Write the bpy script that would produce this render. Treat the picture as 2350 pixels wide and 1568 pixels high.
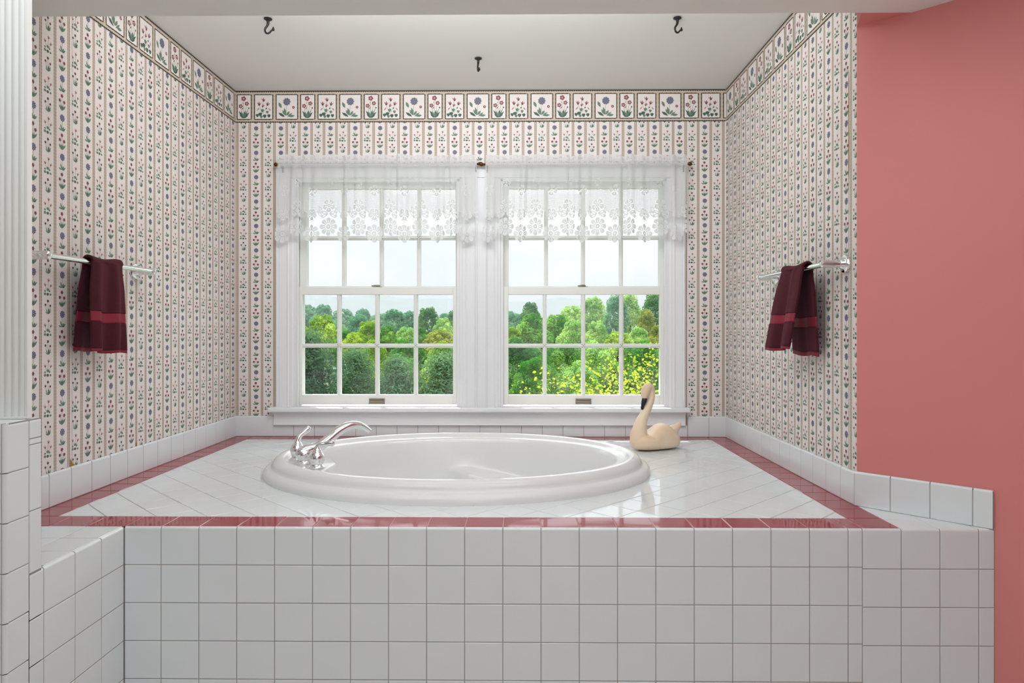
import bpy, math, random
import numpy as np
from mathutils import Vector, Matrix
PI = math.pi
rng = np.random.default_rng(7)
random.seed(7)
scene = bpy.context.scene
COL = scene.collection
for o in list(bpy.data.objects): bpy.data.objects.remove(o)

# ------------------------------------------------------------------ camera, world, sun, lights, exposure
CAMZ = 1.13
cam_d = bpy.data.cameras.new('camera'); cam = bpy.data.objects.new('camera', cam_d); COL.objects.link(cam)
cam.location = (0, 0, CAMZ); cam.rotation_euler = (PI/2, 0, 0.0105)
cam_d.sensor_width = 36; cam_d.lens = 36*1589/2350; cam_d.shift_y = -30.47/2350
cam_d.clip_start = .05; cam_d.clip_end = 20000
scene.camera = cam
scene.view_settings.view_transform = 'Standard'; scene.view_settings.look = 'None'
scene.view_settings.gamma = 1; scene.view_settings.use_curve_mapping = False
scene.view_settings.exposure = 0.0
scene.cycles.use_denoising = True
scene.cycles.max_bounces = 8; scene.cycles.diffuse_bounces = 4; scene.cycles.glossy_bounces = 4
scene.cycles.transmission_bounces = 6; scene.cycles.transparent_max_bounces = 12
scene.cycles.sample_clamp_indirect = 6; scene.cycles.caustics_reflective = False; scene.cycles.caustics_refractive = False

world = bpy.data.worlds.new('sky'); scene.world = world; world.use_nodes = True
wn = world.node_tree.nodes; wl = world.node_tree.links; wn.clear()
wo = wn.new('ShaderNodeOutputWorld'); wb = wn.new('ShaderNodeBackground'); tc = wn.new('ShaderNodeTexCoord')
mp = wn.new('ShaderNodeMapping'); mp.inputs['Scale'].default_value = (1, 1, 2.6)
nz = wn.new('ShaderNodeTexNoise'); nz.inputs['Scale'].default_value = 3.2; nz.inputs['Detail'].default_value = 7
cr = wn.new('ShaderNodeValToRGB')
cr.color_ramp.elements[0].position = .40; cr.color_ramp.elements[0].color = (.88, .94, 1.0, 1)
cr.color_ramp.elements[1].position = .56; cr.color_ramp.elements[1].color = (1.0, 1.0, 1.0, 1)
wl.new(tc.outputs['Generated'], mp.inputs['Vector']); wl.new(mp.outputs[0], nz.inputs['Vector'])
wl.new(nz.outputs['Fac'], cr.inputs['Fac']); wl.new(cr.outputs[0], wb.inputs['Color'])
sx = wn.new('ShaderNodeSeparateXYZ'); wl.new(tc.outputs['Generated'], sx.inputs[0])
mr = wn.new('ShaderNodeMapRange'); mr.interpolation_type = 'SMOOTHSTEP'          # hazy sky: much brighter high up round the sun
mr.inputs[1].default_value = .16; mr.inputs[2].default_value = .55; mr.inputs[3].default_value = 1.14; mr.inputs[4].default_value = 4.8
wl.new(sx.outputs['Z'], mr.inputs[0]); wl.new(mr.outputs[0], wb.inputs['Strength']); wl.new(wb.outputs[0], wo.inputs['Surface'])

def light(name, kind, energy, loc=(0, 0, 0), target=None, size=(1, 1), color=(1, 1, 1)):
    d = bpy.data.lights.new(name, kind); d.energy = energy; d.color = color
    o = bpy.data.objects.new(name, d); COL.objects.link(o); o.location = loc
    if kind == 'AREA': d.shape = 'RECTANGLE'; d.size, d.size_y = size
    if target is not None:
        o.rotation_euler = (Vector(target) - Vector(loc)).to_track_quat('-Z', 'Y').to_euler()
    return o
SUN_DIR = Vector((.38, -.60, -1.0))
sun = light('sun', 'SUN', 7.5, (0, 30, 40), color=(1, .96, .88)); sun.data.angle = .009
sun.rotation_euler = SUN_DIR.to_track_quat('-Z', 'Y').to_euler()
# added fill lights, all out of view and without fixtures, to brighten the interior
light('overhead_fill', 'AREA', 15, (-.15, 1.30, 2.085), (-.15, 1.30, 0), (2.3, .95), (.92, .97, 1))  # added overhead fill, favours deck and alcove over the apron
light('rear_overhead_fill', 'AREA', 2.5, (.5, -1.0, 2.085), (.5, -1.0, 0), (1.6, 1.4), (.98, .99, 1))  # added weak fill from above, behind the camera
light('uplight_fill', 'AREA', 19, (.15, -.10, 1.32), (.15, -.10, 3), (.6, .5), (.97, .99, 1))  # added uplight, brightens the lowered ceiling by bounce
light('rear_fill', 'AREA', 9, (.3, -2.25, 1.40), (.2, 3, 1.55), (2.6, 1.3), (.82, .92, 1))  # added frontal fill before the solid rear wall, no opening there
light('alcove_fill', 'AREA', 16.5, (-.22, 2.15, 2.26), (-.22, 3.4, 2.44), (1.5, .20), (.95, .98, 1))   # added fill hidden behind the lowered ceiling, lifts the upper alcove

# ------------------------------------------------------------------ materials
def lin(c): return tuple((x/12.92 if x <= .04045 else ((x+.055)/1.055)**2.4) for x in c)
def srgb(r, g, b): return lin((r/255, g/255, b/255)) + (1,)
MATS = {}
def mat(name, col, rough=.5, metal=0, **kw):
    if name in MATS: return MATS[name]
    m = bpy.data.materials.new(name); m.use_nodes = True
    b = m.node_tree.nodes['Principled BSDF']
    b.inputs['Base Color'].default_value = col if len(col) == 4 else tuple(col) + (1,)
    b.inputs['Roughness'].default_value = rough; b.inputs['Metallic'].default_value = metal
    for k, v in kw.items():
        if k in b.inputs: b.inputs[k].default_value = v
    MATS[name] = m
    return m
def noise_bump(m, scale, strength, dist=.002, detail=3):
    nt = m.node_tree; b = nt.nodes['Principled BSDF']
    t = nt.nodes.new('ShaderNodeTexCoord'); n = nt.nodes.new('ShaderNodeTexNoise'); n.inputs['Scale'].default_value = scale
    n.inputs['Detail'].default_value = detail
    bu = nt.nodes.new('ShaderNodeBump'); bu.inputs['Strength'].default_value = strength; bu.inputs['Distance'].default_value = dist
    nt.links.new(t.outputs['Object'], n.inputs['Vector']); nt.links.new(n.outputs['Fac'], bu.inputs['Height'])
    nt.links.new(bu.outputs[0], b.inputs['Normal'])
    return m
def noise_colour(m, c1, c2, scale, detail=4, lo=.35, hi=.65):
    nt = m.node_tree; b = nt.nodes['Principled BSDF']
    t = nt.nodes.new('ShaderNodeTexCoord'); n = nt.nodes.new('ShaderNodeTexNoise'); n.inputs['Scale'].default_value = scale
    n.inputs['Detail'].default_value = detail
    r = nt.nodes.new('ShaderNodeValToRGB'); r.color_ramp.elements[0].position = lo; r.color_ramp.elements[1].position = hi
    r.color_ramp.elements[0].color = c1; r.color_ramp.elements[1].color = c2
    nt.links.new(t.outputs['Object'], n.inputs['Vector']); nt.links.new(n.outputs['Fac'], r.inputs['Fac'])
    nt.links.new(r.outputs[0], b.inputs['Base Color'])
    return m
M_PAPER = mat('wallpaper ground', srgb(234, 226, 222), .6)
M_TAN = mat('wallpaper tan', srgb(205, 186, 168), .6)
M_LINE = mat('wallpaper brown line', srgb(130, 112, 101), .6)
M_DARK = mat('wallpaper dark green line', srgb(48, 50, 44), .6)
M_LEAF = mat('wallpaper leaf green', srgb(103, 131, 111), .6)
M_LEAFD = mat('wallpaper deep leaf', srgb(68, 97, 81), .6)
M_RED = mat('wallpaper red', srgb(138, 70, 72), .6)
M_PINK = mat('wallpaper pink', srgb(188, 130, 126), .6)
M_BLUE = mat('wallpaper blue', srgb(96, 97, 122), .6)
M_BLUEL = mat('wallpaper pale blue', srgb(140, 143, 161), .6)
M_PLUM = mat('wallpaper plum', srgb(92, 63, 75), .6)
M_OCHRE = mat('torn ochre backing', srgb(178, 120, 48), .8)
WP = [M_PAPER, M_TAN, M_LINE, M_DARK, M_LEAF, M_LEAFD, M_RED, M_PINK, M_BLUE, M_BLUEL, M_PLUM, M_OCHRE]
PAPER, TAN, LINE, DARK, LEAF, LEAFD, RED, PINK, BLUE, BLUEL, PLUM, OCHRE = range(12)
M_TILE = noise_bump(mat('white glazed tile', srgb(227, 232, 234), .06), 9, .12, .002, 1)
M_REDT = noise_bump(mat('rose red glazed tile', srgb(152, 38, 54), .05), 9, .15, .002, 1)
M_GROUT = mat('grey grout', srgb(158, 152, 147), .85)
M_GROUTR = mat('pink grout', srgb(196, 150, 150), .85)
M_PINKW = noise_bump(mat('salmon pink wall paint', srgb(218, 134, 131), .55), 260, .12, .001)
M_CEIL = mat('white ceiling paint', srgb(232, 230, 226), .6)
M_WHITE = mat('white gloss trim paint', srgb(232, 232, 234), .5)
M_SASH = mat('white window sash', srgb(236, 236, 232), .35)
M_TUB = mat('white tub enamel', srgb(232, 232, 232), .10)
M_CHROME = mat('chrome', (.86, .87, .88), .07, 1)
M_BRASS = mat('aged dark brass', srgb(92, 66, 30), .3, 1)
M_BLACK = mat('black iron', srgb(30, 27, 25), .45, .3)
M_PEWTER = mat('grey bronze metal', srgb(150, 142, 124), .4, .5)
M_SWAN = noise_colour(noise_bump(mat('painted cream wood', srgb(226, 198, 162), .5), 60, .1), srgb(230, 202, 170), srgb(241, 219, 192), 9)
M_BEAK = mat('black paint', srgb(26, 25, 28), .45)
M_TERRY = mat('burgundy terry', srgb(66, 5, 22), .95)
M_TERRY.node_tree.nodes['Principled BSDF'].inputs['Sheen Weight'].default_value = .22
M_TERRY.node_tree.nodes['Principled BSDF'].inputs['Sheen Tint'].default_value = srgb(190, 70, 100)
noise_bump(M_TERRY, 420, .8, .004)
M_BAND = noise_bump(mat('burgundy woven band', srgb(132, 20, 46), .7), 300, .4, .002)
M_FLOOR = mat('pale vinyl floor', srgb(216, 212, 206), .5)
M_ROOM = mat('off white room paint', srgb(226, 214, 206), .7)

def lace_mat():
    m = bpy.data.materials.new('white cotton lace'); m.use_nodes = True; nt = m.node_tree; nt.nodes.clear()
    o = nt.nodes.new('ShaderNodeOutputMaterial'); d = nt.nodes.new('ShaderNodeBsdfDiffuse'); t = nt.nodes.new('ShaderNodeBsdfTranslucent')
    x = nt.nodes.new('ShaderNodeMixShader'); x.inputs[0].default_value = .38
    d.inputs[0].default_value = (.86, .86, .86, 1); t.inputs[0].default_value = (.86, .86, .87, 1)
    nt.links.new(d.outputs[0], x.inputs[1]); nt.links.new(t.outputs[0], x.inputs[2]); nt.links.new(x.outputs[0], o.inputs[0])
    return m
M_LACE = lace_mat()
def glass_mat():
    m = bpy.data.materials.new('veiled window glass'); m.use_nodes = True; nt = m.node_tree; nt.nodes.clear()
    N = nt.nodes.new; o = N('ShaderNodeOutputMaterial'); tr = N('ShaderNodeBsdfTransparent'); g = N('ShaderNodeBsdfGlossy')
    g.inputs['Roughness'].default_value = .01
    fr = N('ShaderNodeFresnel'); fr.inputs['IOR'].default_value = 1.5
    x = N('ShaderNodeMixShader'); d = N('ShaderNodeBsdfTranslucent'); d.inputs[0].default_value = (.95, .97, 1, 1); y = N('ShaderNodeMixShader')
    tcn = N('ShaderNodeTexCoord'); mpn = N('ShaderNodeMapping'); mpn.inputs['Scale'].default_value = (2.2, 1, 1.1); mpn.inputs['Rotation'].default_value = (0, .5, 0)
    n = N('ShaderNodeTexNoise'); n.inputs['Scale'].default_value = 2.0; n.inputs['Detail'].default_value = 4
    r = N('ShaderNodeMapRange'); r.inputs[1].default_value = .45; r.inputs[2].default_value = .75; r.inputs[3].default_value = .001; r.inputs[4].default_value = .032  # patchy translucent film imitates whitish reflections veiling the panes
    nt.links.new(tcn.outputs['Object'], mpn.inputs[0]); nt.links.new(mpn.outputs[0], n.inputs['Vector'])
    nt.links.new(n.outputs['Fac'], r.inputs[0]); nt.links.new(r.outputs[0], y.inputs[0])
    nt.links.new(fr.outputs[0], x.inputs[0]); nt.links.new(tr.outputs[0], x.inputs[1]); nt.links.new(g.outputs[0], x.inputs[2])
    nt.links.new(x.outputs[0], y.inputs[1]); nt.links.new(d.outputs[0], y.inputs[2]); nt.links.new(y.outputs[0], o.inputs[0])
    return m
M_GLASS = glass_mat()
M_REED = mat('reeded shower glass', srgb(246, 248, 244), .3, 0, **{'Transmission Weight': .12, 'IOR': 1.3})

# ------------------------------------------------------------------ mesh helpers
def new_obj(name, me, mats, parent=None, smooth=False):
    for m in (mats if isinstance(mats, (list, tuple)) else [mats]): me.materials.append(m)
    if smooth: me.polygons.foreach_set('use_smooth', np.ones(len(me.polygons), bool))
    o = bpy.data.objects.new(name, me); COL.objects.link(o)
    if parent is not None: o.parent = parent
    return o
def tag(o, label=None, cat=None, group=None, kind=None):
    if label: o['label'] = label
    if cat: o['category'] = cat
    if group: o['group'] = group
    if kind: o['kind'] = kind
    return o
def thing(name, label, cat, loc=(0, 0, 0), rz=0, group=None):
    o = bpy.data.objects.new(name, None); COL.objects.link(o); o.location = loc; o.rotation_euler = (0, 0, rz)
    o.empty_display_size = .05
    return tag(o, label, cat, group)
class MB:
    def __init__(s): s.v = []; s.f = []; s.m = []
    def add(s, vs, fs, mi=0):
        b = len(s.v); s.v.extend([tuple(p) for p in vs]); s.f.extend([tuple(b+i for i in f) for f in fs]); s.m.extend([mi]*len(fs)); return s
    def box(s, x0, x1, y0, y1, z0, z1, mi=0):
        v = [(x0,y0,z0),(x1,y0,z0),(x1,y1,z0),(x0,y1,z0),(x0,y0,z1),(x1,y0,z1),(x1,y1,z1),(x0,y1,z1)]
        return s.add(v, [(3,2,1,0),(4,5,6,7),(0,1,5,4),(1,2,6,5),(2,3,7,6),(3,0,4,7)], mi)
    def poly(s, pts, mi=0): return s.add(pts, [tuple(range(len(pts)))], mi)
    def tube(s, path, rad, n=16, mi=0, flat=1.0, up=None, caps=True):
        P = [Vector(p) for p in path]; k = len(P); R = rad if hasattr(rad, '__len__') else [rad]*k
        vs = []; prev = None
        for i in range(k):
            t = (P[min(i+1, k-1)] - P[max(i-1, 0)]).normalized()
            if prev is None:
                a = Vector(up) if up else (Vector((0, 0, 1)) if abs(t.z) < .9 else Vector((1, 0, 0)))
            else: a = prev
            a = (a - t*a.dot(t)).normalized(); b = t.cross(a); prev = a
            for j in range(n):
                q = 2*PI*j/n; vs.append(P[i] + (a*math.cos(q)*flat + b*math.sin(q))*R[i])
        fs = [(i*n+j, i*n+(j+1) % n, (i+1)*n+(j+1) % n, (i+1)*n+j) for i in range(k-1) for j in range(n)]
        if caps: fs += [tuple(reversed(range(n))), tuple((k-1)*n+j for j in range(n))]
        return s.add(vs, fs, mi)
    def lathe(s, prof, c, axis=(0, 0, 1), n=28, mi=0):
        ax = Vector(axis).normalized(); a = (Vector((1, 0, 0)) if abs(ax.x) < .9 else Vector((0, 1, 0))); a = (a - ax*a.dot(ax)).normalized(); b = ax.cross(a)
        c = Vector(c); vs = []
        for r, h in prof:
            for j in range(n):
                q = 2*PI*j/n; vs.append(c + ax*h + (a*math.cos(q) + b*math.sin(q))*max(r, 1e-5))
        k = len(prof)
        fs = [(i*n+j, i*n+(j+1) % n, (i+1)*n+(j+1) % n, (i+1)*n+j) for i in range(k-1) for j in range(n)]
        fs += [tuple(reversed(range(n))), tuple((k-1)*n+j for j in range(n))]
        return s.add(vs, fs, mi)
    def build(s, name, mats, parent=None, smooth=False, bevel=0, origin=None, auto=None):
        me = bpy.data.meshes.new(name); v = s.v
        if origin is not None: v = [(p[0]-origin[0], p[1]-origin[1], p[2]-origin[2]) for p in v]
        me.from_pydata(v, [], s.f)
        o = new_obj(name, me, mats, parent, smooth)
        if len(set(s.m)) > 1: me.polygons.foreach_set('material_index', np.array(s.m, dtype=np.int32))
        me.update()
        if origin is not None: o.location = origin
        if auto: me.set_sharp_from_angle(angle=math.radians(auto))
        if bevel:
            b = o.modifiers.new('bevel', 'BEVEL'); b.width = bevel; b.segments = 2; b.limit_method = 'ANGLE'
        return o
def spline(path, rad, k=5):               # Catmull-Rom through the points, radii along with them
    P = [Vector(p) for p in path]; n = len(P); op, orr = [], []
    for i in range(n-1):
        a, b, c, e = P[max(i-1, 0)], P[i], P[i+1], P[min(i+2, n-1)]
        for j in range(k):
            t = j/k; op.append(.5*((2*b)+(c-a)*t+(2*a-5*b+4*c-e)*t*t+(3*b-a-3*c+e)*t**3)); orr.append(rad[i]*(1-t)+rad[i+1]*t)
    return op+[P[-1]], orr+[rad[-1]]
def structure(o): o['kind'] = 'structure'; return o

def clip_half(poly, a, b, c):          # keep a*x+b*y<=c
    out = []
    for i in range(len(poly)):
        p, q = poly[i], poly[(i+1) % len(poly)]
        dp, dq = a*p[0]+b*p[1]-c, a*q[0]+b*q[1]-c
        if dp <= 0: out.append(p)
        if (dp < 0 < dq) or (dq < 0 < dp):
            t = dp/(dp-dq); out.append((p[0]+(q[0]-p[0])*t, p[1]+(q[1]-p[1])*t))
    return out
def halfplanes(poly):                  # CCW convex polygon -> half planes
    r = []
    for i in range(len(poly)):
        p, q = poly[i], poly[(i+1) % len(poly)]
        a, b = q[1]-p[1], -(q[0]-p[0]); L = math.hypot(a, b)
        if L < 1e-9: continue
        r.append((a/L, b/L, (a*p[0]+b*p[1])/L))
    return r
def inset(poly, d):
    out = list(poly)
    for a, b, c in halfplanes(poly):
        out = clip_half(out, a, b, c-d)
        if len(out) < 3: return []
    return out
def area(p): return .5*sum(p[i][0]*p[(i+1) % len(p)][1]-p[(i+1) % len(p)][0]*p[i][1] for i in range(len(p)))
trng = random.Random(3)
GAP, BEV, DEP = .0022, .0014, .0010
def tile_poly(mb, poly, fr, mi=0):      # one flat glazed tile of any convex outline, frame (O,U,V,N)
    O, U, V, N = fr
    a = inset(poly, GAP/2)
    if len(a) < 3 or area(a) < 4e-5: return
    b = inset(a, BEV)
    if len(b) < 3 or area(b) < 1e-5: return
    b2 = []
    for p in a: b2.append(min(b, key=lambda q: (q[0]-p[0])**2+(q[1]-p[1])**2))
    ta, tb = trng.gauss(0, .0035), trng.gauss(0, .0035); mu = sum(p[0] for p in a)/len(a); mv = sum(p[1] for p in a)/len(a)   # each tile sits a hair out of level
    bot = [O+U*p[0]+V*p[1]-N*DEP for p in a]; top = [O+U*p[0]+V*p[1]+N*max(-.0006, min(.0006, ta*(p[0]-mu)+tb*(p[1]-mv))) for p in b2]
    n = len(a); mb.add(bot+top, [tuple(range(n, 2*n))]+[(i, (i+1) % n, n+(i+1) % n, n+i) for i in range(n)], mi)
def tile_rect(mb, fr, u0, u1, v0, v1, bull=0, mi=0):
    if not bull: return tile_poly(mb, [(u0, v0), (u1, v0), (u1, v1), (u0, v1)], fr, mi)
    O, U, V, N = fr; g = GAP/2; u0 += g; u1 -= g; v0 += g
    prof = [(v0, -DEP), (v0+BEV, 0), (v1-bull, 0)] + [(v1-bull+bull*math.sin(q), -bull+bull*math.cos(q)) for q in (PI/10, PI/5, 3*PI/10, 2*PI/5, PI/2)]
    us = [(u0, -DEP), (u0+BEV, 0), (u1-BEV, 0), (u1, -DEP)]
    vs = [O+U*u+V*v+N*(n+m) for v, n in prof for u, m in us]
    fs = [(r*4+c, r*4+c+1, r*4+c+5, r*4+c+4) for r in range(len(prof)-1) for c in range(3)]
    mb.add(vs, fs, mi)
V3 = Vector
# ------------------------------------------------------------------ room dimensions (metres)
XL, XR, YB, YE, YF, XB = -1.506, 1.090, 3.658, 2.248, 1.984, -1.139
ZD, ZC, ZS, YS = .5574, 2.389, 2.098, 2.135
T = .1095
WIN = [(-1.200, -.300), (-.115, .795)]      # the two openings in the rear wall
WZ0, WZ1 = .690, 1.935

# ------------------------------------------------------------------ wallpaper print (flat motifs, in metres)
def leaf(b, t, w, c):
    b = np.array(b, float); t = np.array(t, float); d = t-b; n = np.array([-d[1], d[0]])/max(np.hypot(*d), 1e-9)*w
    return (np.array([b, b+d*.3-n*.8, b+d*.62-n, t, b+d*.62+n, b+d*.3+n*.8]), c)
def stem(b, t, c, w=5):
    b = np.array(b, float); t = np.array(t, float); d = t-b; n = np.array([-d[1], d[0]])/np.hypot(*d)*w*.5
    return (np.array([b-n, t-n, t+n, b+n]), c)
def disc(c0, r, c, n=9, sq=1, ph=0):
    q = np.arange(n)*2*PI/n+ph; return (np.stack([c0[0]+r*np.cos(q), c0[1]+r*sq*np.sin(q)], 1), c)
def bloom(c0, r, c, petals=5, depth=.25, ph=0):
    q = np.arange(petals*4)*2*PI/(petals*4)+ph; rr = r*(1-depth/2+depth/2*np.cos(petals*(q-ph)))
    return (np.stack([c0[0]+rr*np.cos(q), c0[1]+rr*np.sin(q)], 1), c)
def cluster(c0, r, big=False):
    out = [bloom(c0, r, BLUE, 9, .22)]
    rings = ((0, 0), (.42, 6), (.78, 11)) if big else ((0, 0), (.55, 6))
    k = .15 if big else .19
    for rr, n in rings:
        for j in range(max(n, 1)):
            q = 2*PI*j/max(n, 1)+rr*3; out.append(disc((c0[0]+r*rr*math.cos(q), c0[1]+r*rr*math.sin(q)), r*k, BLUEL, 5))
    return out
def flip(polys, cx, cy, s):             # photo-like y-down units -> metres, centred
    out = []
    for p, c in polys:
        q = np.stack([(p[:, 0]-cx)*s, (cy-p[:, 1])*s], 1)
        a = .5*np.sum(q[:, 0]*np.roll(q[:, 1], -1)-np.roll(q[:, 0], -1)*q[:, 1])
        out.append((q if a > 0 else q[::-1], c))
    return out
S1 = .000205
colA = cluster((620, 135), 62) + [stem((616, 190), (612, 330), LEAF, 6)] + \
    [leaf((610, 338), (572, 238), 15, LEAF), leaf((610, 342), (528, 315), 14, LEAF), leaf((608, 340), (660, 268), 15, LEAF), leaf((612, 340), (702, 288), 15, LEAF), leaf((612, 342), (680, 325), 9, LEAFD)] + \
    [bloom((610, 415), 34, RED), bloom((560, 497), 31, RED), bloom((665, 503), 31, RED), stem((610, 440), (610, 640), LEAF, 6), stem((565, 520), (605, 620), LEAF, 5), stem((660, 525), (615, 620), LEAF, 5),
     disc((610, 415), 9, PLUM, 6), disc((560, 497), 9, PLUM, 6), disc((665, 503), 9, PLUM, 6),
     leaf((610, 652), (532, 565), 16, LEAF), leaf((610, 652), (702, 552), 17, LEAF), leaf((612, 650), (612, 545), 12, LEAFD), leaf((608, 650), (565, 560), 8, LEAF), leaf((612, 650), (655, 560), 8, LEAF)]
colA = flip(colA, 612, 135, S1)
def cyc(x, y, s, d=0):
    return [leaf((x, y+22*s), (x-26*s+d, y-22*s), 8*s, PINK), leaf((x, y+22*s), (x+4*s+d, y-32*s), 8*s, PINK), leaf((x, y+22*s), (x+32*s+d, y-14*s), 8*s, PINK), disc((x, y+14*s), 14*s, RED, 7)]
colB = cyc(312, 238, 1) + cyc(235, 312, .95, -8) + cyc(358, 322, .9, 12) + [stem((310, 262), (298, 380), LEAF, 5), stem((237, 340), (285, 420), LEAF, 5), stem((352, 345), (310, 420), LEAF, 5)] + \
    [disc(c, r, k, 8, .85) for c, r, k in (((295, 388), 27, LEAF), ((230, 410), 20, LEAF), ((332, 410), 20, LEAF), ((230, 456), 27, LEAF), ((292, 460), 28, LEAFD), ((356, 463), 22, LEAF))] + \
    [bloom((297, 567), 25, PLUM), bloom((240, 627), 22, PLUM), bloom((350, 640), 22, PLUM), stem((297, 590), (303, 760), LEAF, 5), stem((242, 648), (298, 760), LEAF, 4), stem((348, 660), (310, 760), LEAF, 4)] + \
    [leaf((302, 772), (248, 685), 9, LEAF), leaf((298, 772), (238, 728), 8, LEAF), leaf((304, 772), (318, 672), 13, LEAFD), leaf((306, 772), (366, 680), 10, LEAF), leaf((308, 772), (366, 722), 8, LEAF)]
colB = flip(colB, 298, 135, S1)
S2 = .000176
def poppy_panel(x):
    L = [bloom((645, 365), 80, RED), bloom((740, 515), 68, RED), bloom((555, 590), 68, RED)] + [disc(c, 26, PAPER, 7) for c in ((645, 365), (740, 515), (555, 590))] + [disc(c, 15, PLUM, 6) for c in ((645, 365), (740, 515), (555, 590))]
    L += [stem((640, 440), (640, 900), LEAF, 9), stem((725, 580), (660, 900), LEAF, 8), stem((560, 655), (625, 900), LEAF, 8), leaf((660, 900), (815, 630), 8, LEAF), disc((800, 650), 24, LEAFD, 7), leaf((630, 520), (610, 480), 10, LEAF), leaf((585, 700), (640, 625), 12, PLUM)]
    for t, w in (((495, 735), 30), ((520, 850), 24), ((560, 730), 14), ((700, 715), 30), ((820, 775), 28), ((780, 870), 24), ((600, 780), 20), ((660, 760), 18), ((770, 735), 14)): L.append(leaf((645, 945), t, w, LEAFD if w > 22 else LEAF))
    L.append(disc((645, 935), 70, LEAFD, 10, .25))
    return flip(L, 445-x/S2, 130, S2)
def cyc_panel(x):
    L = []
    for fx, fy, s, d in ((1250, 400, 2.1, -18), (1115, 520, 2.2, -10), (1365, 525, 2.1, 12), (1220, 580, 1.7, 20)): L += [(p, RED if c == PINK else PLUM) if i % 2 else (p, c) for i, (p, c) in enumerate(cyc(fx, fy, s, d))]
    L += [leaf((1120, 640), (1045, 730), 18, PINK), leaf((1395, 650), (1465, 735), 18, PINK), stem((1230, 440), (1215, 820), LEAF, 8), stem((1120, 570), (1200, 820), LEAF, 7), stem((1360, 575), (1235, 820), LEAF, 7)]
    for c, r, k in (((1215, 725), 55, LEAF), ((1062, 868), 56, LEAFD), ((1150, 835), 62, LEAFD), ((1180, 910), 48, LEAF), ((1282, 890), 60, LEAFD), ((1360, 770), 48, LEAF), ((1410, 880), 56, LEAFD), ((1330, 665), 26, LEAFD)): L.append(bloom(c, r, k, 3, .25, 1.57))
    return flip(L, 970-x/S2, 130, S2)
def blue_panel(x):
    L = cluster((1950, 460), 122, True) + [stem((1942, 575), (1930, 850), LEAF, 8), leaf((1790, 655), (1705, 475), 42, LEAF), bloom((2150, 630), 46, RED), disc((2150, 630), 13, PAPER, 6)]
    for b, t, w in (((1895, 920), (1695, 790), 40), ((1925, 885), (1812, 715), 36), ((1930, 880), (1868, 645), 36), ((1935, 885), (2035, 745), 36), ((1960, 920), (2120, 795), 26), ((2000, 905), (2190, 880), 36)): L.append(leaf(b, t, w, LEAFD if w > 37 else LEAF))
    return flip(L, 1625-x/S2, 130, S2)

class Print:                             # collects flat coloured polygons on a wall: u along the wall, z up
    def __init__(s, rect, holes=()): s.rect = rect; s.holes = holes; s.items = []
    def put(s, pts, c, off):
        u0, u1, z0, z1 = s.rect
        lo = pts.min(0); hi = pts.max(0)
        if hi[0] <= u0 or lo[0] >= u1 or hi[1] <= z0 or lo[1] >= z1: return
        for a, b, e, f in s.holes:
            if lo[0] > a and hi[0] < b and hi[1] > e and lo[1] < f:
                for h, lim in (((0, 1, e), lo[1] < e), ((0, -1, -f), hi[1] > f)):
                    if lim:
                        p = clip_half([tuple(x) for x in pts], *h)
                        if len(p) >= 3: s.put(np.array(p), c, off)
                return
        if lo[0] < u0 or hi[0] > u1 or lo[1] < z0 or hi[1] > z1:
            p = [tuple(x) for x in pts]
            for h in ((-1, 0, -u0), (1, 0, u1), (0, -1, -z0), (0, 1, z1)):
                p = clip_half(p, *h)
                if len(p) < 3: return
            pts = np.array(p)
        s.items.append((pts, c, off))
    def rectq(s, a, b, e, f, c, off): s.put(np.array([(a, e), (b, e), (b, f), (a, f)]), c, off)
    def motif(s, polys, u, z, off):
        for k, (p, c) in enumerate(polys): s.put(p+np.array([u, z]), c, off+k*4e-6)
    def beaded(s, a, b, e, f, c, off, step=.0052, vertical=True):
        if vertical:
            n = int((f-e)/step)
            for i in range(n):
                k = .22 if i % 2 else -.02; w = (b-a)*k; s.rectq(a-w, b+w, e+i*step, e+(i+1)*step, c, off)
        else:
            n = int((b-a)/step)
            for i in range(n):
                k = .25 if i % 2 else -.05; w = (f-e)*k; s.rectq(a+i*step, a+(i+1)*step, e-w, f+w, c, off)
    def to(s, mb, place):                # place(u,z,off)->xyz ; wound so that the print faces the room
        for pts, c, off in s.items: mb.add([place(u, z, off) for u, z in pts], [tuple(range(len(pts)))], c)
ZBOT = ZC-.168                           # lower edge of the frieze
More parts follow.
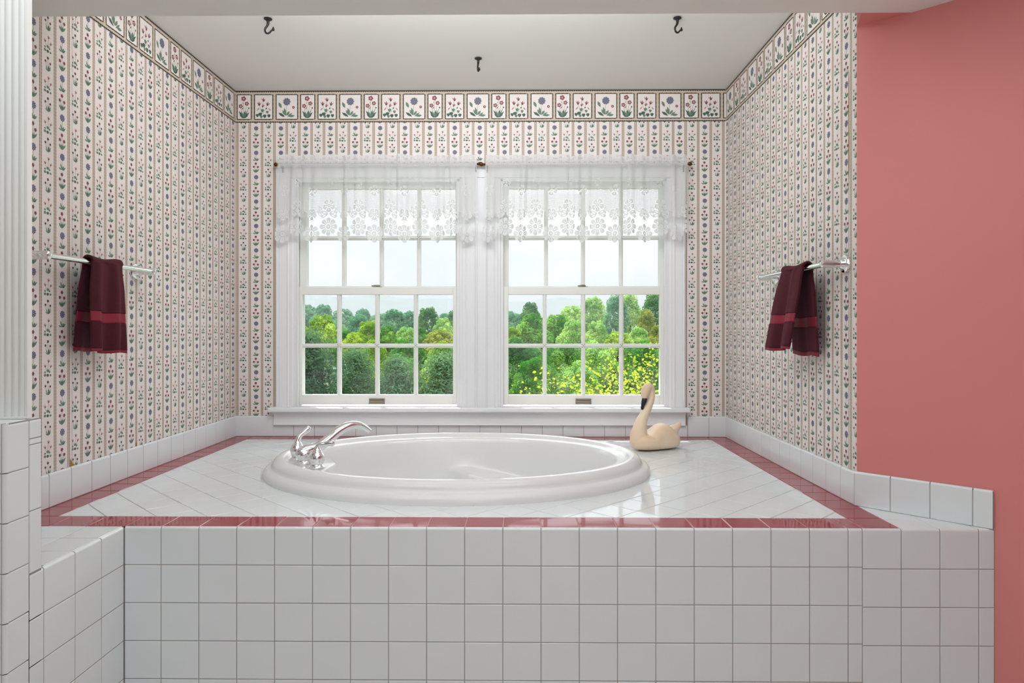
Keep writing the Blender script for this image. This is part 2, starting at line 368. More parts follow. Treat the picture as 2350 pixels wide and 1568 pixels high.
def paper(pr, u_lo, u_hi, first, pitch, kind0, zlo, frieze0, zA=2.190):
    """pr: Print; stripes at first+k*pitch; the column right of stripe k is A when (k+kind0) is even; frieze period starts (poppy panel) at frieze0"""
    k0 = int(math.floor((u_lo-first)/pitch))-1; k1 = int(math.ceil((u_hi-first)/pitch))+1
    for k in range(k0, k1):
        u = first+k*pitch
        pr.rectq(u-.0058, u+.0058, zlo, ZBOT+.01, TAN, .00015)
        for e in (-.0046, .0046): pr.beaded(u+e-.0010, u+e+.0010, zlo, ZBOT+.005, LINE, .0002)
        mt = colA if (k+kind0) % 2 == 0 else colB
        for j in range(-1, 14): pr.motif(mt, u+pitch/2, zA-j*.1294, .0003)
    # frieze
    pr.rectq(u_lo-1, u_hi+1, ZBOT, ZC+.01, TAN, .0006)
    pr.beaded(u_lo, u_hi, ZC-.0062, ZC+.002, DARK, .0007, .006, False)
    pr.beaded(u_lo, u_hi, ZBOT, ZBOT+.0046, DARK, .0007, .006, False)
    per = 1919*S2; j0 = int((u_lo-frieze0)/per)-1; j1 = int((u_hi-frieze0)/per)+1
    zt, zb = ZC-110*S2, ZC-865*S2
    for j in range(j0, j1+1):
        b = frieze0+j*per
        for x0, w, fn in ((0, 435, poppy_panel), (525, 560, cyc_panel), (1180, 655, blue_panel)):
            a = b+x0*S2; e = a+w*S2
            pr.rectq(a, e, zb, zt, DARK, .0007); pr.rectq(a+.0032, e-.0032, zb+.0032, zt-.0032, PAPER, .0008)
            for xx in (a, e): pr.beaded(xx-.0016, xx+.0016, zb, zt, DARK, .00075, .011)
            for zz in (zb, zt): pr.beaded(a, e, zz-.0014, zz+.0014, DARK, .00075, .011, False)
            for k, (p, c) in enumerate(fn(a)): pr.put(p+np.array([0, ZC]), c, .0009+k*4e-6)

# rear wall with its two openings
mb = MB()
xs = [XL, WIN[0][0], WIN[0][1], WIN[1][0], WIN[1][1], XR]
def yplane(x0, x1, z0, z1, y=YB, mi=0): mb.poly([(x0, y, z0), (x1, y, z0), (x1, y, z1), (x0, y, z1)], mi)
yplane(XL, XR, 0, WZ0); yplane(XL, XR, WZ1, ZC)
for a, b in ((xs[0], xs[1]), (xs[2], xs[3]), (xs[4], xs[5])): yplane(a, b, WZ0, WZ1)
YO = YB+.16                               # outer face and the reveals between
for a, b in ((XL-.3, xs[1]), (xs[2], xs[3]), (xs[4], XR+.3)): mb.poly([(b, YO, WZ0), (a, YO, WZ0), (a, YO, WZ1), (b, YO, WZ1)], 12)
for z0, z1 in ((-3, WZ0), (WZ1, 2.8)): mb.poly([(XR+.3, YO, z0), (XL-.3, YO, z0), (XL-.3, YO, z1), (XR+.3, YO, z1)], 12)
for a, b in WIN:
    mb.poly([(a, YB, WZ0), (a, YO, WZ0), (a, YO, WZ1), (a, YB, WZ1)], 12); mb.poly([(b, YO, WZ0), (b, YB, WZ0), (b, YB, WZ1), (b, YO, WZ1)], 12)
    mb.poly([(a, YO, WZ0), (a, YB, WZ0), (b, YB, WZ0), (b, YO, WZ0)], 12); mb.poly([(a, YB, WZ1), (a, YO, WZ1), (b, YO, WZ1), (b, YB, WZ1)], 12)
pr = Print((XL, XR, ZD+.05, ZC), [(WIN[0][0]-.03, WIN[1][1]+.03, WZ0, 1.95)])
paper(pr, XL, XR, -1.4299, .0659, 0, ZD+.06, -1.497)
pr.to(mb, lambda u, z, o: (u, YB-o, z))
structure(mb.build('wall_back', WP+[M_WHITE]))

def sidewall(name, x, y_front, sgn, first, pitch, kind0, frieze0, extra=None):
    mb = MB()
    mb.poly([(x, y_front, 0), (x, YB, 0), (x, YB, ZC), (x, y_front, ZC)] if sgn > 0 else [(x, YB, 0), (x, y_front, 0), (x, y_front, ZC), (x, YB, ZC)])
    # u is measured along the paper: left wall u=y, right wall u=-y
    if sgn > 0: pr = Print((y_front, YB, ZD+.05, ZC)); pl = lambda u, z, o: (x+o, u, z); lo, hi = y_front, YB
    else: pr = Print((-YB, -y_front, ZD+.05, ZC)); pl = lambda u, z, o: (x-o, -u, z); lo, hi = -YB, -y_front
    paper(pr, lo, hi, first, pitch, kind0, ZD+.06, frieze0, 2.211 if sgn > 0 else 2.200)
    if extra: extra(pr)
    pr.to(mb, pl)
    xo = x-sgn*.11                        # the far side and the end of the wall
    mb.box(min(x-sgn*.002, xo), max(x-sgn*.002, xo), y_front, YB+.1, 0, 2.8, 12)
    return structure(mb.build(name, WP+[M_CEIL]))
def torn_left(pr):
    pr.put(np.array([(2.305, ZD+.108), (2.325, ZD+.108), (2.306, ZD+.135)]), OCHRE, .0015)
    pr.put(np.array([(2.70, ZD+.108), (2.712, ZD+.108), (2.705, ZD+.128)]), OCHRE, .0015)
    for y in (2.315, 2.84, 3.36): pr.rectq(y, y+.0016, ZD+.1, ZBOT, TAN, .0005)
def torn_right(pr):
    u = -YE-.055
    pr.put(np.array([(u, 1.62), (u+.005, 1.66), (u+.004, 1.95), (u+.001, 2.0)]), OCHRE, .0015)
    pr.put(np.array([(u+.002, 1.22), (u+.005, 1.24), (u+.004, 1.29)]), OCHRE, .0015)
    pr.rectq(u+.002, u+.0036, ZD+.1, 1.7, LINE, .0012); pr.rectq(-3.44, -3.437, 1.6, 2.17, OCHRE, .0015)
sidewall('wall_left', XL, 1.66, 1, 2.1625, .0680, 1, YB-.008-1919*S2*4, torn_left)
sidewall('wall_right', XR, YE, -1, -2.287, .0662, 1, -YB+.012-1180*S2, torn_right)

# ------------------------------------------------------------------ rest of the shell
PX = lambda y: XR+YE-y                     # the pink wall runs at 45 degrees: x + y = XR + YE
mb = MB(); xe = 3.0; ye = XR+YE-xe
mb.poly([(xe, ye, 0), (XR, YE, 0), (XR, YE, ZS+.3), (xe, ye, ZS+.3)]); mb.poly([(XR, YE, 0), (xe, ye, 0), (xe+.07, ye+.07, 0), (XR+.07, YE+.07, 0)])
mb.poly([(XR+.07, YE+.07, 0), (xe+.07, ye+.07, 0), (xe+.07, ye+.07, ZS+.3), (XR+.07, YE+.07, ZS+.3)])
structure(mb.build('wall_right_angled', M_PINKW))
mb = MB(); mb.box(xe, xe+.08, -2.5, ye+.05, 0, ZS+.2); structure(mb.build('wall_side', M_PINKW))
mb = MB(); mb.box(-2.5, xe+.08, -2.58, -2.5, 0, ZS+.2); structure(mb.build('wall_front', M_ROOM))
mb = MB(); mb.box(-2.58, -2.5, -2.58, 1.74, 0, ZS+.2); structure(mb.build('wall_shower', M_ROOM))
mb = MB(); mb.box(-2.5, XL-.0, 1.66, 1.74, 0, ZS+.2); structure(mb.build('wall_shower_end', M_ROOM))
mb = MB(); mb.box(-2.58, xe+.1, -2.6, YB+.16, -.08, 0); structure(mb.build('floor', M_FLOOR))
mb = MB(); mb.box(XL-.1, XR+.1, YS, YB+.16, ZC, ZC+.08); structure(mb.build('ceiling', M_CEIL))
mb = MB(); mb.box(-2.58, xe+.1, -2.6, YS, ZS, ZC+.07); structure(mb.build('ceiling_lower', M_CEIL))
mb = MB(); mb.poly([(XR-.040, YS, ZS+.002), (XR-.001, YE-.001, ZS+.002), (PX(YS), YS, ZS+.002)]); mb.poly([(XR, YS, ZS+.05), (PX(YS), YS, ZS+.05), (XR, YE, ZS+.05)])
structure(mb.build('trim_1', M_PINKW))
# baseboard on the pink wall
d = V3((1, -1, 0)).normalized(); nrm = V3((-1, -1, 0)).normalized()
prof = [(0, 0), (.016, 0), (.016, .085), (.012, .095), (.012, .105), (.006, .122), (0, .128)]
mb = MB(); a0 = V3((PX(YF-.015), YF-.015, 0)); a1 = V3((xe, ye, 0)); vs = [p+nrm*x+V3((0, 0, z)) for p in (a0, a1) for x, z in prof]; n = len(prof)
mb.add(vs, [(i, n+i, n+(i+1) % n, (i+1) % n) for i in range(n)]+[tuple(range(n)), tuple(reversed(range(n, 2*n)))])
structure(mb.build('baseboard_right', M_WHITE))

# ------------------------------------------------------------------ wall tile upstands
EX, EY, EZ = V3((1, 0, 0)), V3((0, 1, 0)), V3((0, 0, 1))
TH = .0085                                 # tile thickness in front of the wall
def upstand(name, O, U, length, joints, h, N, bull=.007, pieces=None):
    mb = MB(); fr = (O+N*TH, U, EZ, N)
    cuts = sorted(set([0, length]+[j for j in joints if .004 < j < length-.004]))
    for a, b in zip(cuts[:-1], cuts[1:]):
        hh = h(.5*(a+b)) if callable(h) else h
        tile_rect(mb, fr, a, b, 0, hh, bull if hh > .07 else .002)
        g0 = O+U*a+N*(TH-DEP); g1 = O+U*b+N*(TH-DEP); z = EZ*(hh-.007 if hh > .07 else hh-.002)
        mb.poly([g0, g1, g1+z, g0+z], 1)
        mb.poly([O+U*a, g0, g0+z, O+U*a+z], 1); mb.poly([g1, O+U*b, O+U*b+z, g1+z], 1); mb.poly([g0+z, g1+z, O+U*b+z, O+U*a+z], 1)
    return structure(mb.build(name, [M_TILE, M_GROUT]))
H1 = .1085
jb = [-.2076+T*i-XL for i in range(-14, 14)]
jb = [j for j in jb if not (.07 < j < .1 or 2.4 < j < 2.43)]+[-1.302-XL, .884-XL]
upstand('trim_2', V3((XL, YB, ZD)), EX, XR-XL, jb, lambda u: .0605 if -1.302-XL < u < .884-XL else H1, -EY)
upstand('trim_3', V3((XL, 1.66, ZD)), EY, YB-1.66-TH, [2.3017+.1105*i-1.66 for i in range(-6, 13)], H1, EX)
upstand('trim_4', V3((XR, YB-TH, ZD)), -EY, YB-TH-YE, [YB-TH-(2.3448+T*i) for i in range(0, 12)], H1, -EX)
Lp = .376
upstand('trim_5', V3((XR, YE, ZD))-d*.006, d, Lp, [.1075, .2170, .3265], H1+.002, nrm)

# ------------------------------------------------------------------ tiled bath platform
plat = thing('bath_platform', 'long white tiled bath platform with a rose red tile border around the oval tub', 'tiled platform', (-.2, 2.8, 0))
plat.location = (0, 0, 0)
TX, TY, TA, TBm = -.246, 2.805, .767, .585   # tub centre and half axes
# front apron
mb = MB(); BN = .0075
fr = (V3((0, YF, ZD)), EX, EZ, -EY)
cols = [XB+.0005]+[-1.0327+T*i for i in range(19)]+[.9787]
cols2 = [.9787, 1.0888, 1.1985, 1.308, 1.352]
for cs, dz in ((cols, 0), (cols2, -.0045)):
    for a, b in zip(cs[:-1], cs[1:]):
        for r in range(6):
            z1 = -r*T+(dz if r else 0); z0 = -(r+1)*T+dz
            z0 = max(z0, -ZD)
            if z1-z0 > .004: tile_rect(mb, fr, a, b, z0, z1, BN if r == 0 else 0)
g = YF+DEP
mb.poly([(XB, g, 0), (1.352, g, 0), (1.352, g, ZD-.0070), (XB, g, ZD-.0070)], 1); mb.poly([(XB, g, ZD-.0070), (1.352, g, ZD-.0070), (1.352, YF+.0032, ZD-.0032), (XB, YF+.0032, ZD-.0032)], 1); mb.poly([(XB, YF+.0032, ZD-.0032), (1.352, YF+.0032, ZD-.0032), (1.352, YF+.010, ZD-DEP), (XB, YF+.010, ZD-DEP)], 1)
mb.poly([(1.352, g, 0), (1.352, g+.05, 0), (1.352, g+.05, ZD-.004), (1.352, g, ZD-.006)], 1)
mb.build('apron', [M_TILE, M_GROUT], plat)
# bench wing on the left: side face and top
mb = MB(); fr = (V3((XB, 0, ZD)), EY, EZ, EX)
for a, b in ((1.598, 1.648), (1.648, 1.765), (1.765, 1.8775), (1.8775, YF)):
    for r in range(6):
        z0 = max(-(r+1)*T, -ZD)
        if -r*T-z0 > .004: tile_rect(mb, fr, a, b, z0, -r*T, BN if r == 0 else 0)
mb.poly([(XB-DEP, 1.59, 0), (XB-DEP, YF+DEP, 0), (XB-DEP, YF+DEP, ZD-.007), (XB-DEP, 1.59, ZD-.007)], 1); mb.poly([(XB-DEP, 1.59, ZD-.007), (XB-DEP, YF+.004, ZD-.007), (XB-.0032, YF+.004, ZD-.0032), (XB-.0032, 1.59, ZD-.0032)], 1); mb.poly([(XB-.0032, 1.59, ZD-.0032), (XB-.0032, YF+.005, ZD-.0032), (XB-.010, YF+.009, ZD-DEP), (XB-.010, 1.59, ZD-DEP)], 1)
fr = (V3((0, 0, ZD)), EX, EY, EZ)
for x0, x1 in ((XL+.002, -1.362), (-1.362, -1.2525), (-1.2525, XB-BN)):
    for y0, y1 in ((1.66, 1.765), (1.765, 1.8775), (1.8775, YF+.007)): tile_rect(mb, fr, x0, x1, y0, y1)
mb.poly([(XL, 1.64, ZD-DEP), (XB-BN, 1.64, ZD-DEP), (XB-BN, YF+.009, ZD-DEP), (XL, YF+.009, ZD-DEP)], 1)
mb.build('bench', [M_TILE, M_GROUT], plat)
# deck top: white tiles on the diagonal, cut out for the tub
RX0, RX1, RY0, RY1 = XL+.100, .985, 2.097, YB-.100
mb = MB()
def in_tub(p): return ((p[0]-TX)/(TA-.05))**2+((p[1]-TY)/(TBm-.05))**2 < 1
H = T/math.sqrt(2); region = halfplanes([(RX0, RY0), (RX1, RY0), (RX1, RY1), (RX0, RY1)])
for i in range(-30, 31):
    for j in range(-30, 31):
        cx = -.482+(i-j)*H; cy = 2.094+(i+j+1)*H
        if cx < RX0-.1 or cx > RX1+.1 or cy < RY0-.1 or cy > RY1+.1: continue
        p = [(cx, cy-H), (cx+H, cy), (cx, cy+H), (cx-H, cy)]
        if all(in_tub(q) for q in p): continue
        for h in region:
            p = clip_half(p, *h)
            if len(p) < 3: break
        qx, qy = (cx-TX)/(TA-.05), (cy-TY)/(TBm-.05); L = math.hypot(qx, qy)
        if len(p) >= 3 and L > .5:
            nx, ny = qx/L/(TA-.05), qy/L/(TBm-.05); p = clip_half(p, -nx, -ny, -(nx*TX+ny*TY)-1)
        if len(p) >= 3: tile_poly(mb, p, fr)
for x0, x1 in ((XR+.0, 1.1975), (1.1975, 1.307), (1.307, 1.36)):
    for y0, y1 in ((YF+BN, 2.083), (2.083, 2.1925), (2.1925, YE)):
        p = [(x0, y0), (x1, y0), (x1, y1), (x0, y1)]; p = clip_half(p, 1, 1, XR+YE-.004)
        if len(p) >= 3: tile_poly(mb, p, fr)
def ring(mb, z, mi):                       # grout bed with the tub cut-out
    n = 64; out = []; inn = []
    for k in range(n):
        q = 2*PI*k/n; c, s = math.cos(q), math.sin(q); inn.append((TX+(TA-.05)*c, TY+(TBm-.05)*s, z))
        t = min(((RX1+.0-TX) if c > 0 else (TX-RX0))/max(abs(c), 1e-6), ((RY1-TY) if s > 0 else (TY-RY0))/max(abs(s), 1e-6)); out.append((TX+t*c, TY+t*s, z))
    for cx, cy in ((RX0, RY0), (RX1, RY0), (RX1, RY1), (RX0, RY1)):
        k = min(range(n), key=lambda k: (out[k][0]-cx)**2+(out[k][1]-cy)**2); out[k] = (cx, cy, z)
    mb.add(inn+out, [(k, n+k, n+(k+1) % n, (k+1) % n) for k in range(n)], mi)
ring(mb, ZD-DEP, 1)
mb.poly([(XR, YF+BN, ZD-DEP), (PX(YF+BN), YF+BN, ZD-DEP), (XR, YE, ZD-DEP)], 1)
mb.build('deck_top', [M_TILE, M_GROUT], plat)
# rose red border
mb = MB()
fc = [XL]+[-1.0327+T*i for i in range(-4, 19)]+[.985]
fc = [fc[0]]+[c for c in fc[1:-1] if XL+.01 < c < .975]+[.985]
for a, b in zip(fc[:-1], fc[1:]): tile_rect(mb, fr, a, b, YF+BN, RY0)
ys = [YF+BN]+[2.097+.1085*i for i in range(0, 15)]
ys = [y for y in ys if y < RY1-.01]+[RY1, YB-TH*.5]
for a, b in zip(ys[:-1], ys[1:]):
    tile_rect(mb, fr, .985, XR-.001, a, b)
    if a > 2.09: tile_rect(mb, fr, XL, RX0, a, b)
bc = [RX0]+[-.2076+T*i for i in range(-10, 11)]+[RX1]
bc = [bc[0]]+[c for c in bc[1:-1] if RX0+.02 < c < RX1-.02]+[bc[-1]]
for a, b in zip(bc[:-1], bc[1:]): tile_rect(mb, fr, a, b, RY1, YB-TH*.5)
z = ZD-DEP
for a, b, c, e in ((XL, XR, YF+BN, RY0), (XL, RX0, RY0, YB), (RX1, XR, RY0, YB), (RX0, RX1, RY1, YB)): mb.poly([(a, c, z), (b, c, z), (b, e, z), (a, e, z)], 1)
mb.build('border_tiles', [M_REDT, M_GROUTR], plat)

# ------------------------------------------------------------------ tiled half wall with the shower glass on it
PT = .9185
mb = MB(); Y0, Y1, xa = 1.524, 1.640, -2.49
fr = (V3((XB, 0, PT)), EY, EZ, EX); R = .009; PP = .1117
for r in range(9):
    z1, z0 = -r*PP, max(-(r+1)*PP, -PT)
    if z1-z0 < .01: continue
    tile_rect(mb, fr, Y0+R-.0026, 1.598, z0, z1, .008 if r == 0 else 0)
    # rounded outside corner strip
    q = [i*PI/10 for i in range(6)]; vs = []
    for zz in (z0+GAP/2, z1-GAP/2): vs += [(XB-R+R*math.cos(t), Y0+R-R*math.sin(t), PT+zz) for t in q]
    mb.add(vs, [(i+1, i, 6+i, 7+i) for i in range(5)])
    ff = (V3((0, Y0, PT)), EX, EZ, -EY)
    for c in range(13): 
        b = XB-R-.001-c*T; a = max(b-T, xa)
        if b-a > .01: tile_rect(mb, ff, a, b, z0, z1)
for z0, z1, bl in ((-.047, 0, .008), (-.061, -.047, 0), (-.2155, -.061, 0), (-(PT-ZD), -.2155, 0)): tile_rect(mb, fr, 1.598, Y1, z0, z1, bl)
ft = (V3((0, 0, PT)), EX, EY, EZ)
for c in range(13):
    b = XB-.008-c*T; a = max(b-T, xa)
    if b-a > .01: tile_rect(mb, ft, a, b, Y0+.002, 1.598); tile_rect(mb, ft, a, b, 1.598, Y1-.001)
bk = (V3((0, Y1, 0)), -EX, EZ, EY)
mb.box(xa, XB-DEP, Y0+R+.0005, Y1-.0005, 0, PT-DEP, 1); mb.box(xa, XB-R-.0005, Y0+DEP, Y0+R+.001, 0, PT-DEP, 1)
mb.poly([(XB-R, Y0+.0005, 0), (XB-.0015, Y0+R, 0), (XB-.0015, Y0+R, PT-.004), (XB-R, Y0+.0005, PT-.004)], 1)
structure(mb.build('wall_half', [M_TILE, M_GROUT]))
sp = thing('shower_panel', 'pale ribbed glass shower panel standing on the tiled half wall at the left edge', 'shower screen', (0, 0, 0))
mb = MB(); x1 = -1.150; n = 0; yc = 1.606
W = .0165; xsn = []; x = x1
while x > -2.3: 
    for k in range(8): xsn.append((x-W*k/8, .0035*math.sin(PI*k/8)**.6 if k else 0))
    x -= W
vs = []
for z in (PT+.006, ZS-.012):
    vs += [(x, yc-.005-b, z) for x, b in xsn]; 
m = len(xsn)
for z in (PT+.006, ZS-.012): vs += [(x, yc+.005, z) for x, b in xsn]
fs = [(i+1, i, m+i, m+i+1) for i in range(m-1)]+[(2*m+i, 2*m+i+1, 3*m+i+1, 3*m+i) for i in range(m-1)]+[(0, 2*m, 3*m, m), (m-1, 2*m-1, 4*m-1, 3*m-1)]
fs += [(i, i+1, 2*m+i+1, 2*m+i) for i in range(m-1)]+[(m+i+1, m+i, 3*m+i, 3*m+i+1) for i in range(m-1)]
mb.add(vs, fs); mb.build('glass', M_REED, sp)
mb = MB(); mb.box(x1, x1+.006, yc-.008, yc+.008, PT+.001, ZS-.003); mb.build('edge_strip', M_SASH, sp)
mb = MB(); mb.box(-2.35, x1, yc-.010, yc+.010, PT+.0005, PT+.006); mb.build('bottom_track', M_SASH, sp)
mb = MB(); mb.box(x1-.03, x1+.010, yc-.013, yc+.013, ZS-.034, ZS-.004); mb.tube([(x1+.008, yc-.004, ZS-.018), (x1+.020, yc-.004, ZS-.018)], .006, 10); mb.build('clamp', M_CHROME, sp, bevel=.002)
sp.location = (0, 0, 0)

# ------------------------------------------------------------------ windows
def window(name, a, b, g_up, g_lo, mu_up, mu_lo, lx):
    root = thing(name, None, None); structure(root)
    z0, z1, fy = WZ0+.024, WZ1, YB-.002
    # frame: jamb liners, stops, head
    mb = MB()
    for x, s in ((a, 1), (b, -1)):
        mb.box(min(x, x+s*.016), max(x, x+s*.016), YB-.004, YO, z0, z1)
        mb.box(min(x+s*.016, x+s*.030), max(x+s*.016, x+s*.030), YB+.000, YB+.012, z0, z1)
        mb.box(min(x+s*.016, x+s*.026), max(x+s*.016, x+s*.026), YB+.066, YB+.072, z0, z1)
    mb.box(a, b, YB-.004, YO, z1-.016, z1); mb.box(a, b, YB, YB+.012, z1-.03, z1-.016); mb.box(a, b, YB+.014, YO+.03, z0-.012, z0)
    mb.build('frame', M_WHITE, root, bevel=.0015)
    def sash(nm, g, y, zb, zt, rb, rt, mus, mh, yt):
        # g: glass left/right ; the stiles fill out to the frame
        mb = MB(); L, Rr = a+.018, b-.018
        mb.box(L, g[0], y, y+yt, zb, zt); mb.box(g[1], Rr, y, y+yt, zb, zt)
        mb.box(g[0], g[1], y, y+yt, zb, zb+rb); mb.box(g[0], g[1], y, y+yt, zt-rt, zt)
        for m in mus:
            mb.box(m-.0105, m+.0105, y+.006, y+yt-.004, zb+rb, zt-rt)
            mb.box(m-.0045, m+.0045, y+.001, y+.006, zb+rb, zt-rt)
        mb.box(g[0], g[1], y+.006, y+yt-.004, mh-.0105, mh+.0105); mb.box(g[0], g[1], y+.001, y+.006, mh-.0045, mh+.0045)
        # glazing lip round each light
        xsn = [g[0]]+list(mus)+[g[1]]
        s = mb.build(nm, M_SASH, root, bevel=.0022)
        gm = MB(); gm.poly([(g[0]-.004, y+yt*.55, zb+rb-.004), (g[1]+.004, y+yt*.55, zb+rb-.004), (g[1]+.004, y+yt*.55, zt-rt+.004), (g[0]-.004, y+yt*.55, zt-rt+.004)])
        gm.build('glass', M_GLASS, s)
        return s
    lo = sash('lower_sash', g_lo, YB+.016, .724, 1.349, .052, .040, mu_lo, 1.0365, .036)
    up = sash('upper_sash', g_up, YB+.056, 1.312, 1.922, .045, .042, mu_up, 1.617, .034)
    # sash lock on the meeting rail, sash lift on the bottom rail
    mb = MB(); zz = 1.349; y = YB+.030
    mb.box(lx-.026, lx+.026, y-.006, y+.012, zz, zz+.003); mb.lathe([(.011, 0), (.011, .006), (.006, .010)], (lx+.004, y+.003, zz+.003), n=16)
    mb.tube([(lx+.006, y-.002, zz+.008), (lx-.012, y-.010, zz+.008), (lx-.030, y-.012, zz+.006)], [.005, .0045, .003], 10)
    mb.build('lock', M_PEWTER, lo, smooth=False, bevel=.0008)
    mb = MB(); zc = .7425; w, h = .0415, .0135; yy = YB+.016
    mb.box(lx-w, lx+w, yy-.0035, yy, zc-h, zc-h+.004); mb.box(lx-w, lx+w, yy-.005, yy, zc+h-.005, zc+h); mb.box(lx-w, lx-w+.005, yy-.0035, yy, zc-h, zc+h); mb.box(lx+w-.005, lx+w, yy-.0035, yy, zc-h, zc+h)
    mb.box(lx-w+.004, lx+w-.004, yy-.001, yy, zc-h+.003, zc+h-.003)
    n = 10; vs = []
    for i in range(n+1):
        t = -1+2*i/n; vs += [(lx+t*(w-.006), yy-.0012, zc-.004-.004*t*t), (lx+t*(w-.006), yy-.0046, zc+.0035), (lx+t*(w-.006), yy-.001, zc+.0065)]
    mb.add(vs, [(3*i, 3*i+3, 3*i+4, 3*i+1) for i in range(n)]+[(3*i+1, 3*i+4, 3*i+5, 3*i+2) for i in range(n)])
    mb.build('lift', M_PEWTER, lo)
    return root
window('window_1', WIN[0][0], WIN[0][1], (-1.142, -.342), (-1.155, -.352), (-.9450, -.7425, -.5405), (-.9610, -.7575, -.5520), -.757)
window('window_2', WIN[1][0], WIN[1][1], (-.0565, .7485), (-.058, .745), (.1440, .3430, .5465), (.1350, .3400, .5425), .340)
# casings, stool and apron: the painted surround of both windows
def fluted(mb, x0, x1, z0, z1):            # a moulded vertical casing board standing off the wall
    w = x1-x0; prof = [(0, 0), (0, .016), (.10, .019), (.16, .013), (.22, .0145), (.62, .0105), (.70, .013), (.78, .009), (.92, .009), (1, .006), (1, 0)]
    n = len(prof); vs = [(x0+w*p, YB-q, z) for z in (z0, z1) for p, q in prof]
    mb.add(vs, [(i, i+1, n+i+1, n+i) for i in range(n-1)]+[tuple(range(n)), tuple(reversed(range(n, 2*n)))])
mb = MB(); zs, zh = .714, 1.922
fluted(mb, -1.287, -1.196, zs, 1.997); fluted(mb, -.222, -.304, zs, 1.93) ; fluted(mb, -.178, -.111, zs, 1.93); fluted(mb, .872, .791, zs, 1.997)
mb.box(-.222, -.178, YB-.0075, YB, zs, 1.93)
mb.box(-1.287, .872, YB-.014, YB, 1.925, 1.985); mb.box(-1.290, .875, YB-.020, YB, 1.985, 1.997)
structure(mb.build('trim_6', M_WHITE))
mb = MB(); mb.box(-1.318, .892, YB-.055, YB+.016, .690, .714)
structure(mb.build('trim_7', M_WHITE, bevel=.006))
mb = MB(); mb.box(-1.297, .872, YB-.020, YB, .622, .690); mb.box(-1.297, .872, YB-.024, YB, .618, .6255); mb.box(-1.297, .872, YB-.034, YB-.012, .680, .690)
structure(mb.build('trim_8', M_WHITE, bevel=.003))
# roof overhang outside above the windows
mb = MB(); mb.box(-5, 5, YO, 4.50, 2.30, 2.38); mb.box(-5, 5, 4.46, 4.50, 2.24, 2.30)
structure(mb.build('trim_9', M_WHITE))

# ------------------------------------------------------------------ curtain rods and lace valances
def rod(x0, x1, z, label):
    r = thing('curtain_rod', label, 'curtain rod', (x0, 3.606, z), 0, 'curtain rods'); L = x1-x0
    MB().tube([(0, 0, 0), (L, 0, 0)], .006, 12).build('rod', M_BRASS, r, True)
    for s, x in ((-1, 0), (1, L)):
        MB().lathe([(.004, 0), (.007, .002), (.005, .005), (.009, .009), (.011, .015), (.009, .021), (.003, .025)], (x, 0, 0), (s, 0, 0), 16).build('finial', M_BRASS, r, True)
        m = MB(); m.box(x-s*.012-.004, x-s*.012+.004, YB-.020-3.606, YB-.017-3.606, -.035, .012); m.tube([(x-s*.012, .034, 0), (x-s*.012, .006, 0)], .0035, 8); m.tube([(x-s*.012, .0, -.006), (x-s*.012, .012, -.016), (x-s*.012, .032, -.028)], .003, 8)
        m.build('bracket', M_BRASS, r)
    return r
rod(-1.258, -.216, 1.986, 'thin dark brass curtain rod above the left window, ending in round finials')
rod(-.181, .872, 1.984, 'thin dark brass curtain rod above the right window, ending in round finials')

def petals(u, v, cu, cv, R, n=8, ph=0.):
    du, dv = u-cu, v-cv; r = np.hypot(du, dv)/R; q = np.arctan2(dv, du)+ph
    c = np.abs(np.cos(n*q/2)); edge = .70+.30*c**.5
    solid = (r < edge) & ((r > .36) | (r < .26)) & ~((r > .36) & (c < .26)) & (r > .07)
    slot = (np.abs(r-.56) < .10) & (c > .965)
    return solid & ~slot, r < edge*1.06
def lace_mask(u, v, iu, iv):               # u along, v up from the hem (metres): True = thread
    P = .186; uu = np.mod(u, P)
    gu = np.mod(iu, 6) < 2; gv = np.mod(iv, 5) < 2
    m = gu | gv
    low = P*.25; hi = P*.75
    wave = .176-.030*np.cos(2*PI*(uu-hi)/P)*-1       # lower limit of the plain net: higher above the raised flower
    wave = .152+.044*(.5+.5*np.cos(2*PI*(uu-hi)/P))**1.4
    m &= v > wave
    ties = ((np.abs(np.mod(u, .021)-.010) < .0011) & (v > .05)) ; m |= ties & (v < wave) & False
    for cu, cv, R, n in ((low, .047, .047, 8), (hi, .083, .047, 8), (low+P, .047, .047, 8), (hi-P, .083, .047, 8), (low, .147, .031, 5), (hi, .192, .034, 5), (low+P, .147, .031, 5), (hi-P, .192, .034, 5), (low, .272, .030, 4), (hi, .312, .022, 4)):
        s, ins = petals(uu, v, cu, cv, R, n, PI/2 if n == 5 else .2 if n == 4 else PI/8*0)
        m = np.where(ins, s, m)
    for sx in (-1, 1):                     # leaves under the raised flower's arch
        for du, dv, an in ((.022, .156, .35), (.044, .170, 1.15), (.047, .148, .9), (.024, .140, -.45)):
            x, y = (uu-hi)*sx-du, v-dv; c, s = math.cos(-an), math.sin(-an); xr, yr = c*x-s*y, s*x+c*y
            ell = (xr/.020)**2+(yr/.0078)**2; m = np.where(ell < 1, (ell > .22) | (np.abs(yr) < .0006), m)
        x = np.abs(uu-low)-.013; m |= (np.abs(x) < .0038) & (np.abs(v-.116) < .0020)
    m |= (np.abs(uu-low) < .0036) & (np.abs(v-.110) < .0020)
    # scalloped outline of the net's lower limit
    m |= (np.abs(v-wave) < .0022)
    m |= (v > .398) & (v < .416) & (np.mod(iv, 2) < 1) | (v > .418) & (np.mod(iv, 4) < 2)
    return m
